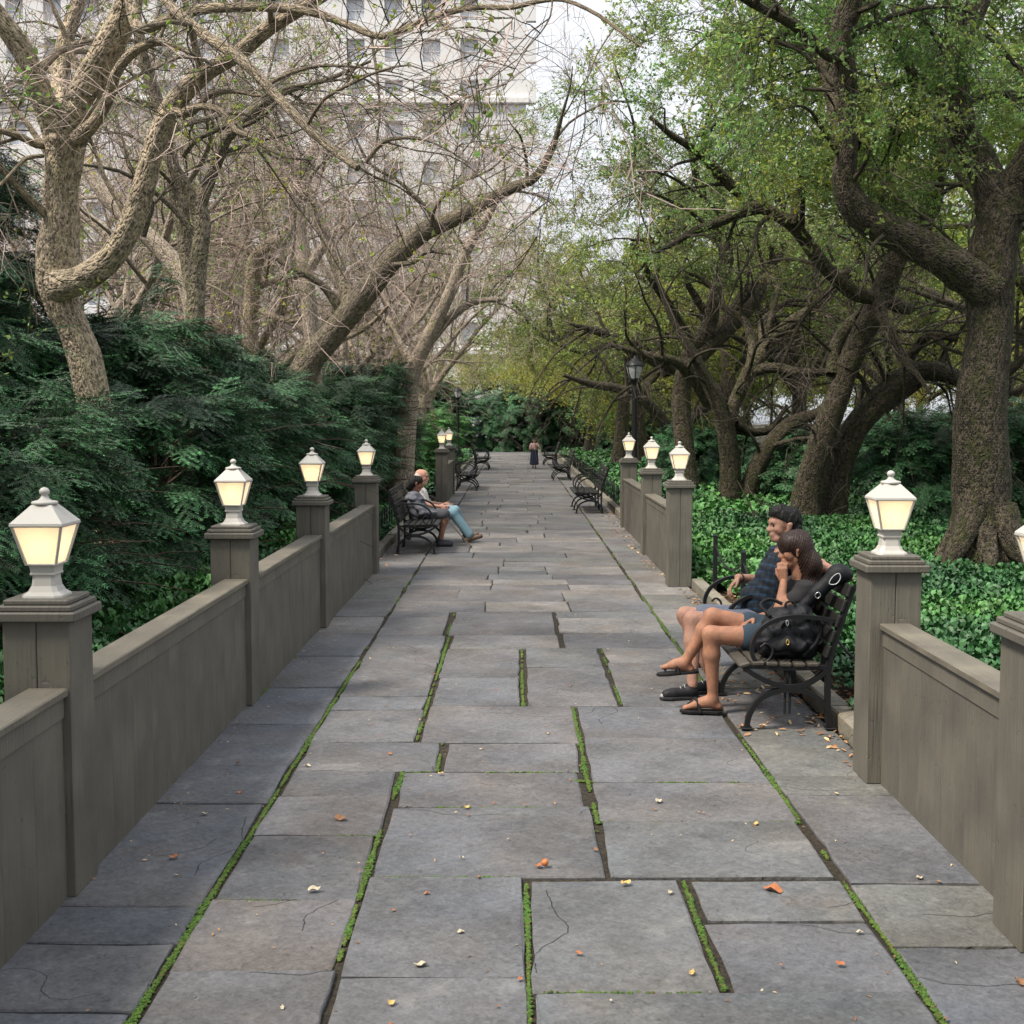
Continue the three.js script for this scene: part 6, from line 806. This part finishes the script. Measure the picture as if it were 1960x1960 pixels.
// leaf litter on the bare soil behind the couple and along the kerbs
{
  const r = mulberry(600), g = new THREE.BufferGeometry(), P = [[0, 0, 0.5], [0.22, 0.1, 0.1], [0.12, 0.05, -0.4], [-0.12, 0.06, -0.4], [-0.22, 0.09, 0.1]], pos = []; for (let i = 0; i < 5; i++) pos.push(0, 0.015, 0, ...P[(i + 1) % 5], ...P[i]); g.setAttribute('position', new THREE.Float32BufferAttribute(pos, 3)); g.computeVertexNormals();
  const L = []; const put = (n, x0, x1, z0, z1, y) => { for (let i = 0; i < n; i++) L.push([rr(x0, x1, r), y, -rr(z0, z1, r)]); };
  put(1500, 2.15, 2.75, 6.8, 14.2, -0.05); put(260, 1.85, 2.01, 6.8, 14, 0.006); put(120, 1.4, 2.0, 7.5, 9.6, 0.006); put(300, 1.7, 2.02, 14.4, 26, 0.006); put(260, -1.86, -1.6, 16, 27, 0.006); put(700, -2.4, -2.0, 16, 28, -0.05); put(250, 1.6, 2.02, 26, 50, 0.006); put(600, 2.16, 2.5, 22, 50, -0.05); put(130, -1.78, -1.55, 5, 15, 0.006);
  for (let i = 0; i < 1300; i++) L.push([rr(-1.7, 1.95, r), 0.006, -3 - 47 * Math.pow(r(), 1.1)]);
  const m = new THREE.InstancedMesh(g, std([0.34, 0.19, 0.09], 0.85, { side: THREE.DoubleSide }), L.length), o = new THREE.Object3D(), c = new THREE.Color();
  L.forEach(([x, y, z], i) => { const s = i < 3900 ? rr(0.02, 0.055, r) : rr(0.008, 0.022, r), k = r(); o.position.set(x, y, z); o.rotation.set(rr(-0.4, 0.4, r), r() * 6.28, rr(-0.4, 0.4, r)); o.scale.set(s, s, s * 1.2); o.updateMatrix(); m.setMatrixAt(i, o.matrix); m.setColorAt(i, k < 0.4 ? c.setRGB(0.55, 0.5, 0.5) : k < 0.75 ? c.setRGB(1.1, 1, 0.9) : c.setRGB(1.7, 2.2, 2.4)); });
  m.name = 'leaf_litter'; scene.add(m); tag(m, 'brown leaf litter scattered along the kerbs and paving', 'leaf litter', null, 'stuff');
}
// single leaves one can pick out on the near paving
{
  const r = mulberry(610);
  const leaf = (seed, lobes) => { const q = mulberry(seed), n = 14, pos = [], P = i => { const a = i / n * 6.283, R = 0.5 * (0.62 + 0.38 * Math.abs(Math.cos(a / 2))) * (1 + lobes * Math.sin(a * 5 + seed)), x = Math.sin(a) * R * 0.62, z = Math.cos(a) * R; return [x, 1.5 * x * x + 0.4 * z * z + 0.09 * Math.sin(z * 9 + seed), z]; }; for (let i = 0; i < n; i++) pos.push(0, 0, 0, ...P(i), ...P((i + 1) % n)); const g = new THREE.BufferGeometry(); g.setAttribute('position', new THREE.Float32BufferAttribute(pos, 3)); g.computeVertexNormals(); return uvBox(g); };
  const G = [leaf(1, 0.06), leaf(2, 0.12), leaf(3, 0.02)], mats = { orange: std([0.36, 0.125, 0.045], 0.7, { side: THREE.DoubleSide }), brown: std([0.22, 0.11, 0.055], 0.8, { side: THREE.DoubleSide }), cream: std([0.46, 0.4, 0.29], 0.75, { side: THREE.DoubleSide }), yellow: std([0.52, 0.36, 0.12], 0.7, { side: THREE.DoubleSide }) };
  const at = [['orange', 0.095, 1.07, -5.02, 'large orange brown leaf lying flat near the mossy long joint'], ['orange', 0.06, 0.1, -5.3, null], ['brown', 0.08, -0.85, -5.93, 'curled brown leaf on the paving left of centre'], ['orange', 0.04, -0.36, -4.98, null], ['cream', 0.062, -0.83, -5.02, 'pale cream leaf at the mossy joint, left of centre'], ['cream', 0.06, -0.33, -4.31, 'round pale leaf straddling the cross joint near the bottom'], ['yellow', 0.055, -0.41, -4.03, null], ['orange', 0.045, 0.23, -4.41, null], ['orange', 0.05, 1.16, -4.32, null], ['brown', 0.06, 1.74, -4.18, 'dark brown curled leaf on the blue slab at lower right'], ['cream', 0.055, 1.71, -5.16, null], ['yellow', 0.07, 0.46, -5.09, null], ['cream', 0.045, 0.64, -5.0, null], ['brown', 0.05, 0.36, -5.5, null], ['orange', 0.065, -1.5, -5.4, null], ['yellow', 0.06, -0.24, -6.12, null], ['cream', 0.07, 0.73, -6.22, null], ['yellow', 0.05, 1.15, -5.85, null], ['orange', 0.05, -1.42, -6.35, null], ['brown', 0.05, -1.55, -6.9, null], ['cream', 0.06, -1.52, -6.0, null], ['cream', 0.06, -1.15, -6.85, null], ['orange', 0.05, -0.72, -7.1, null], ['yellow', 0.05, -0.4, -6.7, null], ['cream', 0.045, -0.2, -4.6, null], ['yellow', 0.05, 0.62, -4.25, null], ['orange', 0.04, 0.02, -4.2, null], ['cream', 0.04, 1.3, -4.6, null]];
  for (let i = 0; i < 64; i++) at.push([['orange', 'brown', 'brown', 'orange', 'cream', 'yellow'][Math.floor(r() * 6)], rr(0.02, 0.038, r), rr(-1.6, 1.8, r), -3.6 - 12 * Math.pow(r(), 1.3), null]);
  const say = { orange: 'small orange brown fallen leaf on the paving', brown: 'small dark brown fallen leaf on the paving', cream: 'small pale cream fallen leaf on the paving', yellow: 'small yellowish fallen leaf on the paving' };
  at.forEach(([k, s, x, z, l], i) => { const m = solo('fallen_leaf', G[i % 3], mats[k], l || say[k], 'leaf', l ? 'single leaves on the near paving' : k + ' leaves on the paving'); m.position.set(x, 0.009, z); m.rotation.set(rr(-0.12, 0.12, r), r() * 6.28, rr(-0.12, 0.12, r)); m.scale.setScalar(s * (l ? 1 : 0.8)); });
  const fruit = solo('crab_apple', turned([[0.001, 0.001], [0.009, 0.003], [0.018, 0.012], [0.0205, 0.022], [0.018, 0.033], [0.009, 0.039], [0.003, 0.036], [0.002, 0.05], [0.001, 0.052]], 14), std([0.5, 0.17, 0.05], 0.45), 'round orange fruit lying on the near paving', 'fruit'); fruit.position.set(0.14, 0.006, -5.3); fruit.rotation.z = 0.5; fruit.scale.setScalar(0.8);
  const tis = solo('paper_scrap', blob([C([0, 0.02, 0], [0.04, 0.035, 0.01], 0.025, 0.02), C([-0.03, 0.03, 0.01], [0.01, 0.045, 0.02], 0.018, 0.014)], 0.006, 0.01, (p, d) => d + 0.01 * (n3(p[0] * 60, p[1] * 60, p[2] * 60) - 0.5)), std([0.75, 0.74, 0.72], 0.8), 'crumpled white paper scrap on the kerb by the bench', 'litter'); tis.position.set(-1.83, 0.1, -16.3);
}
// ================================================================ building far behind the bare trees
{
  const t = thing('apartment_building', 'tall pale stone apartment building with rows of windows behind the bare trees', 'building', [-32, 0, -112]);
  const W = 66, Hh = 40, fl = 11, fh = 3.5, bay = 3.3, nb = 20, z = 0, y0 = 1.2;
  part('wall', cbox(W, Hh, 14, 0, Hh / 2, -7.6, 0.05), M.limestone, t);
  for (let f = 0; f <= fl; f++) { const yb = f ? y0 + f * fh - 1.5 : 0, yt = f === fl ? Hh : y0 + f * fh; part('spandrel', cbox(W, yt - yb, 0.6, 0, (yt + yb) / 2, -0.3, 0.02, [f * 3, 0]), M.limestone, t); }
  for (let f = 0; f < fl; f++) { const yb = y0 + f * fh, h = 2.0; for (let b = 0; b <= nb; b++) part('pier', cbox(1.75, h - 0.01, 0.58, -W / 2 + b * bay, yb + h / 2, -0.31, 0.01, [b, f]), M.limestone, t);
    for (let b = 0; b < nb; b++) { const x = -W / 2 + (b + 0.5) * bay; if ((b * 7 + 3) % 5 === 1) { part('pier', cbox(1.54, h - 0.012, 0.56, x, yb + h / 2, -0.32, 0.01, [b, f]), M.limestone, t); continue; } const w = part('window', cbox(1.56, h - 0.02, 0.05, x, yb + h / 2, -0.5, 0.005), M.pane2, t); part('sash', [cbox(0.07, h - 0.04, 0.05, x, yb + h / 2, -0.45, 0.01), cbox(1.54, 0.09, 0.05, x, yb + h / 2, -0.43, 0.01)], M.sash, w); } }
  for (const y of [y0 + 8 * fh + 0.2, Hh - 0.6, y0 + 2 * fh - 0.6]) part('cornice', cbox(W + 0.6, 0.6, 0.7, 0, y, 0.05, 0.08), M.limestoneTrim, t);
  part('parapet', cbox(W, 1.2, 0.5, 0, Hh + 0.6, -0.4, 0.05), M.limestone, t);
}
scene.traverse(o => { if (o.isMesh) { o.castShadow = true; o.receiveShadow = true; } });
renderer.render(scene, camera);
